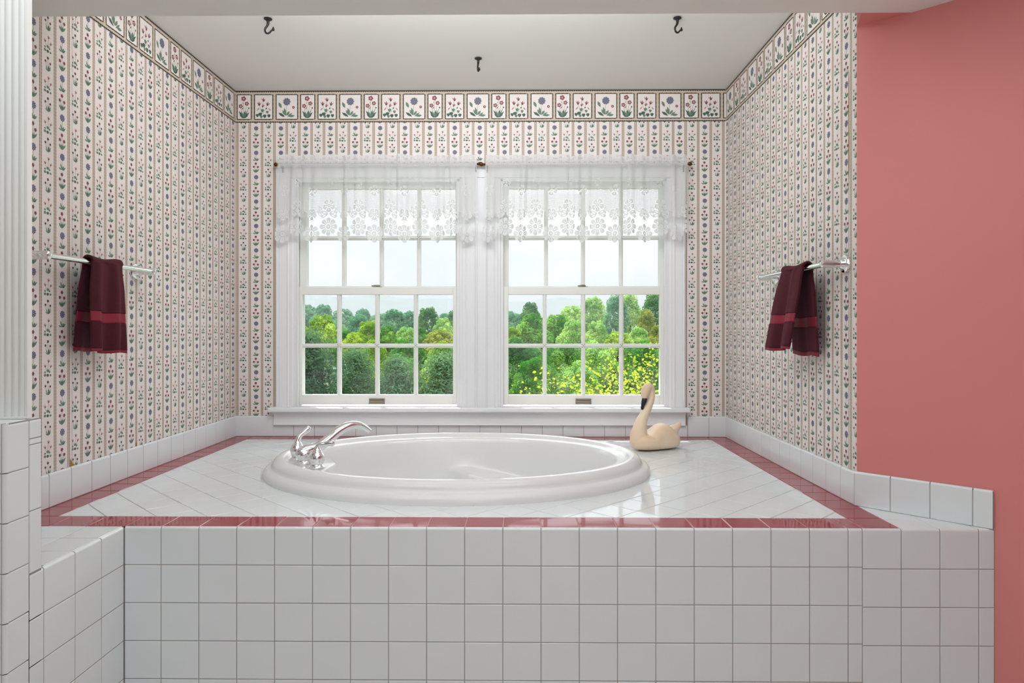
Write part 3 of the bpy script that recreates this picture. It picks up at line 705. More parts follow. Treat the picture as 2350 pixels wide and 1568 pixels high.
def valance(x0, x1, ztop, zbot, label, seed):
    r = np.random.default_rng(seed); full = 1.18; Lx = (x1-x0)*full; Hh = ztop-zbot
    du = .00115; nu, nv = int(Lx/du), int(Hh/du)
    u = (np.arange(nu+1))*du; v = np.arange(nv+1)*du
    uc, vc = np.meshgrid(u[:-1]+du/2, v[:-1]+du/2)
    iu, iv = np.meshgrid(np.arange(nu), np.arange(nv)); keep = lace_mask(uc+r.uniform(0, .1), vc, iu, iv)
    # gathers: x advances unevenly, y waves
    ph = 2*PI*u/Lx
    fold = sum(a*np.sin(k*ph+p) for k, a, p in zip((7, 11, 15, 19), (.35, .5, .8, .5), r.uniform(0, 6.28, 4)))
    slope = np.gradient(fold, u); dens = 1/np.sqrt(1+(.012*slope)**2); xx = np.cumsum(dens); xx = (xx-xx[0])/(xx[-1]-xx[0])
    U, Vv = np.meshgrid(np.arange(nu+1), v); t = Vv/Hh
    X = x0+(x1-x0)*xx[U]; flare = (1-t)*.014; X = X+(2*xx[U]-1)*flare-(1-t)*.004
    F = fold[U]; amp = .006+.010*(1-t)
    zr = ztop-.044                          # rod line
    Zz = zbot+Vv; near = np.exp(-((Zz-zr)/.02)**2)
    Y = 3.590+F*amp*(1-near*.9)-near*.004+.008*(1-t)*0
    Zz = Zz+.004*np.sin(F*1.3+U*.004)*(1-near)*(.4+t*.3)+np.where(Zz > zr, .004*np.sin(U*.05)*(Zz-zr)/.044, 0)
    Y = np.minimum(Y, 3.598-.0*Y)
    idx = (np.arange(nv)[:, None]*(nu+1)+np.arange(nu)[None, :])[keep]
    quads = np.stack([idx, idx+1, idx+nu+2, idx+nu+1], 1)
    used = np.unique(quads); remap = np.full((nu+1)*(nv+1), -1, np.int64); remap[used] = np.arange(len(used))
    co = np.stack([X, Y, Zz], -1).reshape(-1, 3)[used]; q = remap[quads].astype(np.int32)
    me = bpy.data.meshes.new('lace_valance'); me.vertices.add(len(co)); me.vertices.foreach_set('co', co.astype(np.float32).ravel())
    me.loops.add(q.size); me.loops.foreach_set('vertex_index', q.ravel()); me.polygons.add(len(q))
    me.polygons.foreach_set('loop_start', np.arange(len(q), dtype=np.int32)*4); me.polygons.foreach_set('loop_total', np.full(len(q), 4, np.int32))
    me.update(calc_edges=True)
    o = new_obj('lace_valance', me, M_LACE, None, True)
    return tag(o, label, 'curtain', 'lace valances')
valance(-1.254, -.221, 2.030, 1.574, 'white lace valance with a scalloped flower hem over the left window', 3)
valance(-.174, .868, 2.028, 1.574, 'white lace valance with a scalloped flower hem over the right window', 11)

# ------------------------------------------------------------------ bathtub
tub = thing('bathtub', 'white oval drop-in bathtub with a rolled rim set into the tiled platform', 'bathtub', (TX, TY, ZD))
prof = [(0, -.001), (-.001, .010), (.001, .020), (.007, .029), (.016, .034), (.026, .0355), (.032, .039), (.034, .048), (.040, .060), (.052, .069), (.066, .0725), (.078, .0715), (.087, .066), (.093, .058), (.100, .0555), (.118, .055)]
inner = [(0, .0545), (.006, .050), (.012, .035), (.022, -.02), (.030, -.065), (.0325, -.08), (.034, -.09), (.0355, -.10), (.038, -.112), (.041, -.125), (.046, -.15), (.055, -.20), (.080, -.29), (.115, -.345), (.16, -.368), (.25, -.375), (.34, -.378)]
n = 128; rows = []
def bump(q):                                # the faucet shelf pushes the basin edge inwards at the front left
    dq = (math.degrees(q)-199+180) % 360-180
    return .135*math.exp(-(abs(dq)/19)**3.2)
for dd, h in prof:
    rows.append([((TA-dd)*math.cos(2*PI*k/n), (TBm-dd)*math.sin(2*PI*k/n), h) for k in range(n)])
for dd, h in inner:
    row = []
    for k in range(n):
        q = 2*PI*k/n; s = .120+dd+bump(q)*(1-dd*1.2); f = 1
        qd = math.degrees(q); win = max(0, min(1, (97-qd)/7))*max(0, min(1, (qd-58)/14)); h0 = -.070-.045*max(0, (92-qd)/27)
        s += .060*win*max(0, min(1, (h0-h)/.022))*max(0, min(1, (.15-dd)/.06))        # moulded armrest on the far side
        row.append(((TA-s)*math.cos(q), (TBm-s*(.9 if dd > .1 else 1))*math.sin(q), h))
    rows.append(row)
vs = [p for r in rows for p in r]; R_ = len(rows)
fs = [(i*n+j, i*n+(j+1) % n, (i+1)*n+(j+1) % n, (i+1)*n+j) for i in range(R_-1) for j in range(n)]+[tuple((R_-1)*n+j for j in range(n))]
mb = MB(); mb.add(vs, fs); mb.build('shell', M_TUB, tub, True)
mb = MB(); mb.lathe([(.022, 0), (.024, .003), (.020, .005), (.0, .006)], (.02, 0, -.376), n=24); mb.build('drain', M_CHROME, tub, True)

# ------------------------------------------------------------------ roman tub faucet on the rim shelf
fa = thing('tub_faucet', 'chrome tub faucet with an arched spout between two lever handles on the tub rim', 'faucet', (-.822, 2.640, ZD+.0553))
fx, fyy, fz = fa.location
ax = V3((.787, .617, 0)); rowd = V3((.617, -.787, 0))
def bell(mb, c, s=1):
    mb.lathe([(.030*s, 0), (.030*s, .004), (.0265*s, .007), (.024*s, .010), (.022*s, .013), (.0235*s, .015), (.026*s, .022), (.0285*s, .034), (.028*s, .043), (.024*s, .052), (.020*s, .057), (.0195*s, .060), (.0185*s, .0605), (.0165*s, .064), (.0165*s, .0655), (.0135*s, .068), (.0115*s, .074), (.010*s, .080)], c)
mb = MB(); mb.lathe([(.033, 0), (.033, .004), (.029, .007), (.026, .010), (.024, .013), (.0255, .016), (.029, .026), (.030, .038), (.027, .048), (.018, .056), (.004, .060)], (0, 0, 0))
sb = mb.build('spout_base', M_CHROME, fa, True, auto=40)
pts = [(-.026, .030), (-.012, .041), (.012, .050), (.045, .0555), (.0687, .0645), (.092, .079), (.113, .0935), (.132, .1075), (.149, .1165), (.175, .127), (.204, .130), (.228, .1255), (.250, .114), (.270, .099)]
path = [ax*t+V3((0, 0, z)) for t, z in pts]
rad = [.019, .0205, .0205, .0200, .0190, .0180, .0175, .0170, .0165, .0160, .0155, .0150, .0148, .0145]
mb = MB(); mb.tube(*spline(path, [q*f for q, f in zip(rad, [.75, 1.12, 1.2, 1.16, 1.2, 1.22, 1.22, 1.22, 1.2, 1.18, 1.14, 1.08, 1.0, .9])]), 22, flat=.92); mb.build('spout', M_CHROME, fa, True, auto=50)
for off, ldir, rise in ((-.0935, (.62, .50, .62), .0), (.108, (1, .12, .12), .0)):
    c = rowd*off
    if off < 0: c = V3((-.051, .078, 0))
    else: c = V3((.073, -.0805, 0))
    mb = MB(); bell(mb, c); hb = mb.build('handle', M_CHROME, fa, True, auto=40)
    l = V3(ldir).normalized(); p0 = c+V3((0, 0, .072))
    pp = [p0-V3((0, 0, .006)), p0+V3((0, 0, .006))+l*.004, p0+V3((0, 0, .012))+l*.014, p0+V3((0, 0, .012))+l*.028, p0+V3((0, 0, .012))+l*.044, p0+V3((0, 0, .0115))+l*.056, p0+V3((0, 0, .0115))+l*.064]
    MB().tube(*spline(pp, [.0125, .0105, .0090, .0092, .0112, .0122, .006]), 18).build('lever', M_CHROME, hb, True)

# ------------------------------------------------------------------ swan ornament
sw = thing('swan_ornament', 'cream painted swan ornament standing on the deck at the back right of the tub', 'ornament', (.645, 3.285, ZD+.0005), .42)
mb = MB(); n1, n2 = 40, 28; vs = []          # hull: local x from the breast (-) to the tail (+)
for i in range(n1+1):
    a = -1+2*i/n1; w = (1-abs(a)**3.2)**.5 if abs(a) < 1 else 0
    hw = .068*w*(1-.10*a); top = .086*w**.6+.036*math.exp(-((a-.30)/.40)**2)*w**.5-.012*math.exp(-((a+.34)/.20)**2); bot = .0
    for j in range(n2):
        q = 2*PI*j/n2; cy, cz = math.cos(q), math.sin(q)
        y = hw*math.copysign(abs(cy)**.8, cy); zc = .036+.012*(a > 1.5)
        z = zc+(max(top-zc, .001) if cz > 0 else zc*w**.55)*math.copysign(abs(cz)**.75, cz)
        vs.append((a*.132, y, z))
mb.add(vs, [(i*n2+j, (i+1)*n2+j, (i+1)*n2+(j+1) % n2, i*n2+(j+1) % n2) for i in range(n1) for j in range(n2)]+[tuple(range(n2)), tuple(reversed(range(n1*n2, (n1+1)*n2)))])
k = .000236
def sp2(px, py): return (-.094+(px-330)*k, 0, (1440-py)*k*1.02)
npath = [(345, 1270), (335, 1150), (350, 1030), (390, 890), (440, 790), (500, 690), (560, 590), (605, 490), (632, 390), (640, 300), (615, 235), (560, 215), (510, 250), (480, 320), (465, 390), (452, 440)]
nrad = [.046, .042, .0345, .0275, .0235, .0208, .0190, .0178, .0168, .0162, .0178, .0205, .0222, .0212, .0172, .010]
mb.tube(*spline([sp2(*p) for p in npath], nrad, 4), 24)
mb.tube([(.070, 0, .070), (.100, 0, .082), (.122, 0, .097), (.138, 0, .111), (.146, 0, .118)], [.034, .028, .018, .010, .006], 16)
so = mb.build('body', M_SWAN, sw, True)
rm = so.modifiers.new('remesh', 'REMESH'); rm.mode = 'VOXEL'; rm.voxel_size = .0032; rm.use_smooth_shade = True
sm = so.modifiers.new('smooth', 'SMOOTH'); sm.factor = .5; sm.iterations = 10
mb = MB(); mb.tube([sp2(482, 385), sp2(470, 440), sp2(450, 500), sp2(425, 570), sp2(405, 630), sp2(398, 650)], [.006, .0125, .0120, .0085, .0065, .003], 14)
mb.build('beak', M_BEAK, sw, True)['label'] = 'black beak'

# ------------------------------------------------------------------ towel bars and towels
def towel_bar(x, sgn, ya, yb, z, label):     # sgn: direction from the wall into the room
    r = thing('towel_bar', label, 'towel bar', (x, ya, z), 0, 'chrome towel bars'); off = .070*sgn
    MB().tube([(off, -.006, 0), (off, yb-ya+.006, 0)], .0095, 18).build('bar', M_CHROME, r, True, auto=40)
    for y in (0, yb-ya):
        m = MB(); m.tube([(.006*sgn, y, 0), (off*.5, y, 0), (off, y, 0), (off+.012*sgn, y, 0), (off+.017*sgn, y, 0)], [.0135, .0135, .0135, .0125, .006], 20)
        p = m.build('post', M_CHROME, r, True, auto=40)
        MB().lathe([(.031, 0), (.0315, .004), (.029, .009), (.022, .010), (.019, .013), (.017, .020), (.0135, .024)], (0, y, 0), (sgn, 0, 0)).build('flange', M_CHROME, p, True, auto=40)
    return r
towel_bar(XL, 1, 2.085, 2.690, 1.352, 'chrome towel bar on the papered wall left of the windows')
towel_bar(XR, -1, 2.318, 2.938, 1.344, 'chrome towel bar on the papered wall right of the windows')

def towel(label, bx, bz, sgn, y0, y1, zf, zb, front_x, back_x, flare, seed, skew):
    """draped over the bar: v runs from the back hem up over the bar to the front hem"""
    root = thing('hand_towel', label, 'towel', (bx, .5*(y0+y1), bz), 0, 'burgundy hand towels')
    r = np.random.default_rng(seed); R = .0165; nb, nt, nf = 40, 14, 60
    back = [(back_x, zb-bz, 0)]; sec = []
    for i in range(nb): t = i/nb; sec.append((back_x*(1-t)**1.0+(-sgn*R)*(t), (zb-bz)*(1-t), 'b', 1-t))
    for i in range(nt): q = PI-PI*i/nt; sec.append((sgn*R*math.cos(q), R*1.0*math.sin(q)+.0, 't', 0))
    for i in range(nf+1): t = i/nf; sec.append((sgn*R+(front_x-sgn*R)*t**.8, (zf-bz)*t, 'f', t))
    nuw = 56; folds = r.uniform(0, 6.28, 3); Yc = .5*(y0+y1); half = .5*(y1-y0)
    G = np.zeros((len(sec), nuw, 3))
    for i, (x, z, part, t) in enumerate(sec):
        for j in range(nuw):
            s = -1+2*j/(nuw-1)
            e = 1-.10*math.exp(-(z+.02)**2/.002)
            wv = .9*math.sin(3.1*s+folds[0])+.7*math.sin(6.4*s+folds[1]+t)+.25*math.sin(11*s+folds[2])
            am = (.0035+.0105*t) if part == 'f' else .004*t
            edge = (abs(s)**6)*.006
            fl = flare[0] if s < 0 else flare[1]
            yy = s*half*e*(1+(fl*t**1.3 if part == 'f' else fl*.3*t))+(skew*t if part == 'f' else 0)
            zz = z-(.006*s*t if part == 'f' else 0)+.003*math.sin(4*s+folds[1])*t+(.010*(1-s*s)*0)
            if part == 't': zz += .004*math.sin(3*s+folds[0])*math.sin(PI*(i-nb)/nt)
            G[i, j] = (x+sgn*(wv*am-edge*(part == 'f')), yy, zz)
    zrow = np.array([s[1] for s in sec]); prt = [s[2] for s in sec]; tt = np.array([s[3] for s in sec])
    kind = []
    for i in range(len(sec)-1):
        t = .5*(tt[i]+tt[i+1]) if prt[i] == prt[i+1] else 0
        kind.append('hem' if t > .962 else 'woven_band' if .545 < t < .665 else 'terry')
    for nm, m, th in (('terry_cloth', M_TERRY, .0075), ('woven_band', M_BAND, .0045), ('hem', M_BAND, .0055)):
        key = 'terry' if nm == 'terry_cloth' else nm
        mb = MB(); mb.v = [tuple(p) for p in G.reshape(-1, 3)]
        for i in range(len(sec)-1):
            if kind[i] == key:
                for j in range(nuw-1): mb.f.append((i*nuw+j, i*nuw+j+1, (i+1)*nuw+j+1, (i+1)*nuw+j)); mb.m.append(0)
        used = sorted(set(k for f in mb.f for k in f)); mp_ = {k: q for q, k in enumerate(used)}
        mb.v = [mb.v[k] for k in used]; mb.f = [tuple(mp_[k] for k in f) for f in mb.f]
        o = mb.build(nm, m, root, True)
        s = o.modifiers.new('thickness', 'SOLIDIFY'); s.thickness = th; s.offset = 0
        if nm != 'terry_cloth': o['label'] = 'brighter red '+('ribbed band' if nm == 'woven_band' else 'stitched hem')
    return root
towel('burgundy hand towel hanging on the towel bar left of the windows', XL+.070, 1.352, 1, 2.283, 2.470, 1.046, 1.052, .032, -.044, (.05, -.03), 5, -.020)
towel('burgundy hand towel hanging on the towel bar right of the windows', XR-.070, 1.344, -1, 2.452, 2.668, 1.050, 1.030, -.062, .036, (-.05, .16), 21, .02)

# ------------------------------------------------------------------ ceiling hooks
def hook(loc, rz, label, sl=1):
    r = thing('ceiling_hook', label, 'hook', loc, rz, 'black ceiling hooks')
    MB().lathe([(.012, 0), (.0165, -.002), (.0165, -.005), (.011, -.008), (.0075, -.011)], (0, 0, 0), n=24).build('plate', M_BLACK, r, True, auto=40)
    pts = [(0, 0, -.009), (0, 0, -.022), (-.004, 0, -.032), (-.011, 0, -.042), (-.012, 0, -.053), (-.006, 0, -.061), (.003, 0, -.061), (.012, 0, -.053), (.020, 0, -.044), (.022, 0, -.036)]
    m = MB(); m.tube(*spline(pts, [.0062, .0055, .0044, .004, .004, .004, .0036, .0036, .0034, .0022], 4), 12)
    m.lathe([(.001, -.006), (.0045, -.004), (.0055, 0), (.0045, .004), (.001, .006)], (.0215, 0, -.0465), n=12)
    m.build('swag', M_BLACK, r, True)
hook((-1.020, 2.80, ZC), .0, 'black swag hook in the alcove ceiling above the left towel bar')
hook((.640, 2.81, ZC), .5, 'black swag hook in the alcove ceiling near the right wall')
hook((-.191, 3.222, ZC), 1.42, 'black swag hook in the middle of the ceiling, turned end on and nearest the windows')

# ------------------------------------------------------------------ outdoors: terrain, hills, trees
def at(px, py, y):                         # the place at distance y that lies in the direction of a picture point
    a, b = (px-1175)/1589, -(py-753.53)/1589; c, q = math.cos(.0105), math.sin(.0105)
    rx, ry = c*a-q, q*a+c
    return V3((rx/ry*y, y, CAMZ+b/ry*y))
def ground_z(y): return -3.2-5.0*min(y, 45)/45-4.5*max(0, min(1, (y-45)/60))+0*y
M_GRASS = noise_colour(mat('meadow grass', srgb(70, 100, 40), .9), srgb(40, 62, 28), srgb(66, 88, 40), .15)
mb = MB(); yy = [4.2, 12, 25, 45, 75, 105, 180, 320, 700, 1500, 6000]
for i in range(len(yy)):
    for x in (-1, -.4, 0, .4, 1): mb.v.append((x*max(yy[i]*1.0, 30), yy[i], ground_z(yy[i])+(yy[i]/45 if yy[i] > 200 else 0)))
mb.f = [(i*5+j, i*5+j+1, (i+1)*5+j+1, (i+1)*5+j) for i in range(len(yy)-1) for j in range(4)]; mb.m = [0]*len(mb.f)
structure(mb.build('ground', M_GRASS, smooth=True))
M_HILL = noise_colour(mat('wooded hillside', srgb(60, 84, 56), .95), srgb(52, 76, 54), srgb(78, 100, 66), .01)
def hill(label, y, ridge, depth):
    mb = MB(); xs = np.linspace(400, 1900, 120); n = 8
    for x in xs:
        py = np.interp(x, [r[0] for r in ridge], [r[1] for r in ridge])+1.1*math.sin(x*.05)+.6*math.sin(x*.13+1); top = at(x, py, y)
        for k in range(n):
            t = k/(n-1); mb.v.append((top.x, y+(1-t)*-depth, -12+(top.z+12)*t**1.3+(6*math.sin(x*.08+k)*(1-t)*t*4)))
    m = len(xs); mb.f = [(i*n+k, (i+1)*n+k, (i+1)*n+k+1, i*n+k+1) for i in range(m-1) for k in range(n-1)]; mb.m = [0]*len(mb.f)
    b = len(mb.v); mb.v += [(mb.v[i*n+n-1][0], y+600, -12) for i in range(m)]; mb.f += [(i*n+n-1, (i+1)*n+n-1, b+i+1, b+i) for i in range(m-1)]; mb.m += [0]*(m-1)
    return tag(mb.build('mountain', M_HILL, smooth=True), label, 'mountain')
hill('pale blue mountain ridge on the horizon behind the treetops in both windows', 4200, [(400, 672), (690, 680), (800, 681), (880, 678), (960, 688), (1050, 684), (1120, 700), (1170, 691), (1215, 694), (1262, 684), (1300, 682), (1345, 690), (1500, 706), (1900, 700)], 1500)

def leaf_mat(name, c1, c2, trans=.38, tcol=None):
    m = bpy.data.materials.new(name); m.use_nodes = True; nt = m.node_tree; nt.nodes.clear(); N = nt.nodes.new
    o = N('ShaderNodeOutputMaterial'); d = N('ShaderNodeBsdfDiffuse'); t = N('ShaderNodeBsdfTranslucent'); x = N('ShaderNodeMixShader'); x.inputs[0].default_value = trans
    g = N('ShaderNodeTexCoord'); n = N('ShaderNodeTexNoise'); n.inputs['Scale'].default_value = 1.3; n.inputs['Detail'].default_value = 5
    r = N('ShaderNodeValToRGB'); r.color_ramp.elements[0].position = .38; r.color_ramp.elements[1].position = .64; r.color_ramp.elements[0].color = c1; r.color_ramp.elements[1].color = c2
    nt.links.new(g.outputs['Object'], n.inputs['Vector']); nt.links.new(n.outputs['Fac'], r.inputs['Fac'])
    nt.links.new(r.outputs[0], d.inputs[0]); nt.links.new(r.outputs[0], t.inputs[0])
    nt.links.new(d.outputs[0], x.inputs[1]); nt.links.new(t.outputs[0], x.inputs[2]); nt.links.new(x.outputs[0], o.inputs[0])
    return m
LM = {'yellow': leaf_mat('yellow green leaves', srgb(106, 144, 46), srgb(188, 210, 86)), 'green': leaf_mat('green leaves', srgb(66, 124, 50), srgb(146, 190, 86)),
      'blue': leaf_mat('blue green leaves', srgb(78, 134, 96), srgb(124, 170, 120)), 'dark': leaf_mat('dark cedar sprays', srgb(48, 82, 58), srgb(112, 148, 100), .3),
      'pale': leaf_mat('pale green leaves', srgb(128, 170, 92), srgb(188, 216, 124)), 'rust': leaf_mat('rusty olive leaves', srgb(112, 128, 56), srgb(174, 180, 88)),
      'deep': leaf_mat('deep green leaves', srgb(60, 112, 60), srgb(120, 166, 84))}
M_BARK = noise_colour(mat('grey brown bark', srgb(80, 68, 56), .9), srgb(60, 50, 42), srgb(104, 92, 78), 6)
def leaf_cards(name, P, Nn, size, r, stretch=1.5):
    """one mesh of small folded leaf sprays at points P with facing directions Nn"""
    k = len(P); a = np.cross(Nn, r.normal(size=(k, 3))); a /= np.linalg.norm(a, axis=1)[:, None]; b = np.cross(Nn, a)
    s = size*r.uniform(.6, 1.35, (k, 1)); L = a*s*stretch*.5; W = b*s*.5; up = Nn*s*.18
    co = np.stack([P-L, P-W*.9+up*.6+L*.1, P+L, P+W*.9+up*.6+L*.1], 1).reshape(-1, 3)
    q = np.arange(4*k, dtype=np.int32)
    me = bpy.data.meshes.new(name); me.vertices.add(4*k); me.vertices.foreach_set('co', co.astype(np.float32).ravel())
    me.loops.add(4*k); me.loops.foreach_set('vertex_index', q); me.polygons.add(k)
    me.polygons.foreach_set('loop_start', np.arange(k, dtype=np.int32)*4); me.polygons.foreach_set('loop_total', np.full(k, 4, np.int32)); me.update(calc_edges=True)
    return me
def broad_proto(seed, n, size, hr):
    r = np.random.default_rng(seed); pts = []; nr = []
    lob = [(0, 0, .52, .34)]
    for i in range(46):
        q = i*2.4+r.uniform(-.4, .4); t = (i+.5)/46*.86+.10; rad = .43*math.sin(PI*min(1, t*.80+.19))**.7*r.uniform(.8, 1); lob.append((rad*math.cos(q), rad*math.sin(q), t-.03, r.uniform(.05, .125)))
    w = np.array([l[3]**2 for l in lob]); w /= w.sum()
    for l, kk in zip(lob, r.multinomial(n, w)):
        v = r.normal(size=(kk, 3)); v /= np.linalg.norm(v, axis=1)[:, None]
        rr = l[3]*r.uniform(.72, 1.06, (kk, 1)); p = v*rr*np.array([1, 1, .85])+np.array(l[:3]); pts.append(p); nr.append(v*.7+r.normal(size=(kk, 3))*.55+np.array([0, 0, .25]))
    P = np.concatenate(pts); Nn = np.concatenate(nr); Nn /= np.linalg.norm(Nn, axis=1)[:, None]; P[:, 2] *= hr
    return leaf_cards('crown', P, Nn, size, r)
def cedar_proto(seed, n, size, hr):
    r = np.random.default_rng(seed); pts = []; nr = []; nb = 120
    for i in range(nb):
        t = (i/nb)**.8; q = i*2.4+r.uniform(-.3, .3); L = (.50*(1-t)**.55+.03)*r.uniform(.55, 1.1); kk = int(n/nb*(.4+1.3*(1-t)))
        s = r.uniform(0, 1, kk)**.6; jit = r.normal(size=(kk, 3))*np.array([.045, .045, .03])*(.5+s[:, None]*.6)
        p = np.stack([math.cos(q)*L*s, math.sin(q)*L*s, t*hr+.10*s*L+.09*L*np.sin(s*3)], 1)+jit; pts.append(p)
        o = np.array([math.cos(q), math.sin(q), .9]); nr.append(o+r.normal(size=(kk, 3))*.6)
    P = np.concatenate(pts); Nn = np.concatenate(nr); Nn /= np.linalg.norm(Nn, axis=1)[:, None]
    return leaf_cards('crown', P, Nn, size, r, 2.6)
PROTO = {'b0': broad_proto(1, 9000, .034, 1.15), 'b1': broad_proto(2, 9000, .034, 1.3), 'b2': broad_proto(3, 9000, .032, 1.0), 'b3': broad_proto(4, 9000, .034, 1.6),
         'n0': broad_proto(5, 26000, .020, 1.3), 'n1': broad_proto(6, 26000, .020, 1.2), 'c0': cedar_proto(8, 42000, .0105, 1.7), 'c1': cedar_proto(9, 42000, .0105, 1.5)}
HR = {'b0': 1.15, 'b1': 1.3, 'b2': 1.0, 'b3': 1.6, 'n0': 1.3, 'n1': 1.2, 'c0': 1.7, 'c1': 1.5}
for me in PROTO.values(): me.materials.append(LM['green'])
tm = MB(); tm.tube([(0, 0, -2.6), (.02, .01, -1), (0, 0, .1), (.01, 0, .62)], [.055, .045, .032, .008], 8)
for q, z in ((.4, .15), (2.2, .25), (3.9, .2), (5.3, .35)): tm.tube([(0, 0, z), (.16*math.cos(q), .16*math.sin(q), z+.22), (.24*math.cos(q), .24*math.sin(q), z+.42)], [.016, .010, .004], 6)
trunk0 = tm.build('trunk', M_BARK, None, True); TRUNK = trunk0.data; bpy.data.objects.remove(trunk0)
def tree(kind, px, py, wpx, y, colour, label, group, rz=None):
    top = at(px, py, y); w = wpx/1589*y; h = HR[kind]*w*.97
    root = thing('tree', label, 'tree', (top.x, y, top.z-h), rz if rz is not None else random.uniform(0, 6.28), group)
    c = bpy.data.objects.new('crown', PROTO[kind]); COL.objects.link(c); c.parent = root; c.scale = (w, w, w)
    c.material_slots[0].link = 'OBJECT'; c.material_slots[0].material = LM[colour]
    t = bpy.data.objects.new('trunk', TRUNK); COL.objects.link(t); t.parent = root
    t.scale = (w, w, w)
    return root
G1, G2, G3, G4 = 'far hazy treeline', 'blue-green trees in the middle distance', 'yellow-green trees below the house', 'nearest trees below the windows'
LW, RW = 'left window', 'right window'
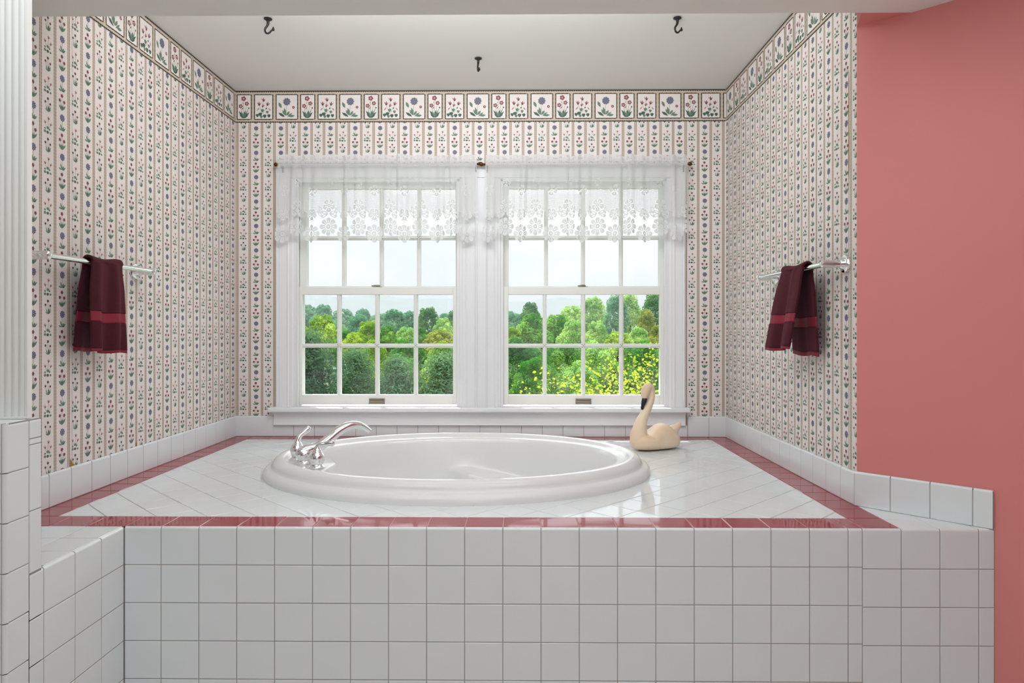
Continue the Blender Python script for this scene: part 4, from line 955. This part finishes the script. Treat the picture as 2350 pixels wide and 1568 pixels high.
TREES = [
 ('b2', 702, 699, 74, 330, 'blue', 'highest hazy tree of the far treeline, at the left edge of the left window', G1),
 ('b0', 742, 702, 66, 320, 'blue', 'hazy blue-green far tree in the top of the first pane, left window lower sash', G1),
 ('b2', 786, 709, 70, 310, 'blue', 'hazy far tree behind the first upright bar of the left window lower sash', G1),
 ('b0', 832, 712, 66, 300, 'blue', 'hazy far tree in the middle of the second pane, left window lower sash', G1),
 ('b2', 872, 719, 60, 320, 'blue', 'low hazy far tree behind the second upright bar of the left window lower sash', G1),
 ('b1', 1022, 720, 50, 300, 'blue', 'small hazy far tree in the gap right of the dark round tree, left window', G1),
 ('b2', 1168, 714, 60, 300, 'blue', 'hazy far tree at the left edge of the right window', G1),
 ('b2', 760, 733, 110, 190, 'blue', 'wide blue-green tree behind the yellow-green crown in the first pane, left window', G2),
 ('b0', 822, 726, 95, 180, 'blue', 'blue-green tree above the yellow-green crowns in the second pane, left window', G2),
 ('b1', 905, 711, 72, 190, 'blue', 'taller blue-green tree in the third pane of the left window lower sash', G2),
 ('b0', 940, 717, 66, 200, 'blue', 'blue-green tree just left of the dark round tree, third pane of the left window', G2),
 ('b1', 982, 707, 72, 170, 'deep', 'dark round-topped tree in the fourth pane of the left window lower sash', G2),
 ('b1', 1048, 712, 66, 170, 'deep', 'dark tree at the right edge of the left window lower sash', G2),
 ('b0', 1016, 732, 60, 150, 'pale', 'pale green low tree between the two dark trees, fourth pane of the left window', G2),
 ('b0', 1217, 696, 56, 165, 'deep', 'single dark round tree standing above the others, first pane of the right window', G2),
 ('b0', 1180, 722, 60, 160, 'blue', 'blue-green tree left of the single dark round tree, right window', G2),
 ('b2', 1312, 702, 84, 165, 'pale', 'hazy pale tree rising in the second pane of the right window lower sash', G2),
 ('b1', 1360, 683, 80, 160, 'pale', 'tall hazy tree with a rounded top in the third pane, right window lower sash', G2),
 ('b3', 1413, 678, 66, 150, 'blue', 'tall blue-green tree behind the third upright bar of the right window lower sash', G2),
 ('b3', 1446, 674, 66, 155, 'pale', 'tall pale tree in the left half of the fourth pane, right window lower sash', G2),
 ('b3', 1500, 670, 74, 140, 'deep', 'tallest tree, at the right edge of the right window', G2),
 ('b3', 1484, 712, 50, 120, 'rust', 'rusty brown narrow tree in front of the tallest tree, right window', G3),
 ('b0', 737, 728, 108, 95, 'yellow', 'bright yellow-green rounded tree in the first pane of the left window lower sash', G3),
 ('b2', 690, 748, 76, 90, 'yellow', 'yellow-green tree cut by the left edge of the left window', G3),
 ('b1', 788, 757, 60, 92, 'green', 'green tree behind the first upright bar, beside the bright rounded tree, left window', G3),
 ('b1', 846, 738, 80, 96, 'yellow', 'pointed yellow-green tree in the second pane of the left window lower sash', G3),
 ('b2', 815, 762, 70, 84, 'yellow', 'low yellow-green tree left of the pointed tree, second pane, left window', G3),
 ('b0', 888, 752, 60, 92, 'green', 'green tree at the left of the third pane, left window lower sash', G3),
 ('b0', 932, 754, 70, 94, 'pale', 'pale yellow-green tree in the middle of the third pane, left window lower sash', G3),
 ('b1', 966, 752, 44, 92, 'green', 'narrow green tree behind the third upright bar of the left window lower sash', G3),
 ('b2', 1008, 757, 90, 90, 'rust', 'olive and rust coloured tree in the fourth pane of the left window lower sash', G3),
 ('b1', 1176, 752, 60, 90, 'yellow', 'yellow-green tree at the lower left of the first pane, right window', G3),
 ('b0', 1222, 725, 104, 92, 'green', 'broad sunlit green tree in the first pane of the right window lower sash', G3),
 ('b2', 1280, 722, 92, 96, 'green', 'sunlit green tree in the left of the second pane, right window lower sash', G3),
 ('b0', 1315, 738, 84, 84, 'pale', 'pale green tree in front, right half of the second pane, right window', G3),
 ('b1', 1368, 738, 70, 90, 'pale', 'light green pointed tree in the middle of the third pane, right window', G3),
 ('b2', 1418, 760, 80, 84, 'yellow', 'low yellow-green tree behind the third upright bar, right window lower sash', G3),
 ('b1', 1466, 752, 60, 88, 'pale', 'pale green tree in the fourth pane below the tall trees, right window', G3),
 ('b1', 1512, 748, 64, 80, 'rust', 'olive tree at the lower right edge of the fourth pane, right window', G3),
 ('c1', 706, 784, 330, 40, 'dark', 'large dark cedar filling the bottom of the first pane, left window', G4),
 ('c0', 816, 822, 270, 38, 'dark', 'dark cedar with feathery tips in the bottom of the second pane, left window', G4),
 ('c1', 912, 838, 270, 36, 'dark', 'dark cedar in the bottom of the third pane, left window', G4),
 ('c0', 1016, 832, 290, 37, 'dark', 'dark cedar in the bottom of the fourth pane, left window', G4),
 ('n0', 850, 788, 130, 56, 'yellow', 'yellow-green tree behind the cedars in the lower second pane, left window', G4),
 ('n1', 935, 786, 140, 58, 'green', 'green tree behind the cedars in the lower third pane, left window', G4),
 ('n0', 1020, 790, 130, 56, 'yellow', 'yellow-green tree behind the cedar in the lower fourth pane, left window', G4),
 ('n0', 1190, 782, 150, 50, 'deep', 'deep green leafy tree in the lower first pane of the right window', G4),
 ('n1', 1232, 822, 140, 40, 'green', 'green leafy tree low in front between the first two panes, right window', G4),
 ('n1', 1290, 792, 140, 52, 'green', 'green leafy tree in the lower second pane of the right window', G4),
 ('n0', 1375, 790, 140, 54, 'pale', 'pale green leafy tree in the lower third pane of the right window', G4),
 ('n1', 1470, 790, 160, 52, 'green', 'green leafy tree in the lower fourth pane of the right window', G4),
 ('n0', 1330, 836, 130, 40, 'pale', 'pale green leafy tree low in front behind the second upright bar, right window', G4),
]
for a in TREES: tree(*a)

# a young tree with big yellow-green leaves just outside the right window
sap = thing('sapling', 'young tree with large bright yellow leaves close outside the right window, lower right', 'young tree', (1.45, 9.0, ground_z(9)))
r = np.random.default_rng(31); stems = MB(); P = []; NN = []
base = V3((1.45, 9.0, ground_z(9)))
tips = [(1500, 815), (1475, 800), (1452, 822), (1430, 845), (1405, 830), (1385, 862), (1360, 848), (1345, 880), (1318, 872), (1290, 868), (1265, 880), (1215, 866), (1500, 850), (1470, 866), (1420, 885), (1510, 832), (1195, 895), (1380, 822)]
fork = at(1470, 960, 9.0)
stems.tube([base, base.lerp(fork, .5)+V3((.06, 0, 0)), fork], [.045, .035, .028], 8)
for tx, ty in tips:
    tip = at(tx, ty, 9.0+r.uniform(-.8, .8)); mid = fork.lerp(tip, .5)+V3((r.uniform(-.06, .06), 0, .05)); stems.tube([fork, mid, tip], [.009, .005, .002], 6)
    for k in range(44):
        t = r.uniform(.30, 1.06); p = fork.lerp(mid, t*2) if t < .5 else mid.lerp(tip, t*2-1)
        P.append(np.array(p)+r.normal(size=3)*np.array([.075, .12, .075])); NN.append(np.array([r.normal()*.5, -.7+r.normal()*.4, .8]))
P = np.array(P); NN = np.array(NN); NN /= np.linalg.norm(NN, axis=1)[:, None]
loc = np.array(base)
me = leaf_cards('foliage', P-loc, NN, .034, r, 1.3)
new_obj('foliage', me, leaf_mat('bright yellow leaves', srgb(122, 150, 40), srgb(188, 198, 62), .45), sap); sap.location = base
stems.v = [tuple(V3(p)-base) for p in stems.v]; stems.build('stem', M_BARK, sap, True)

# thin summer haze over the valley
hm = bpy.data.materials.new('summer haze'); hm.use_nodes = True; nt = hm.node_tree; nt.nodes.clear()
ho = nt.nodes.new('ShaderNodeOutputMaterial'); hv = nt.nodes.new('ShaderNodeVolumeScatter'); ha = nt.nodes.new('ShaderNodeVolumeAbsorption'); hx = nt.nodes.new('ShaderNodeAddShader')
for q in (hv, ha): q.inputs['Color'].default_value = (.378, .412, .452, 1); q.inputs['Density'].default_value = .0005
hv.inputs['Anisotropy'].default_value = .1
nt.links.new(hv.outputs[0], hx.inputs[0]); nt.links.new(ha.outputs[0], hx.inputs[1]); nt.links.new(hx.outputs[0], ho.inputs['Volume'])
mb = MB(); mb.box(-3500, 3500, 62, 6500, -30, 120); tag(mb.build('haze', hm), 'thin pale summer haze hanging over the wooded valley outside', 'haze', None, 'stuff')
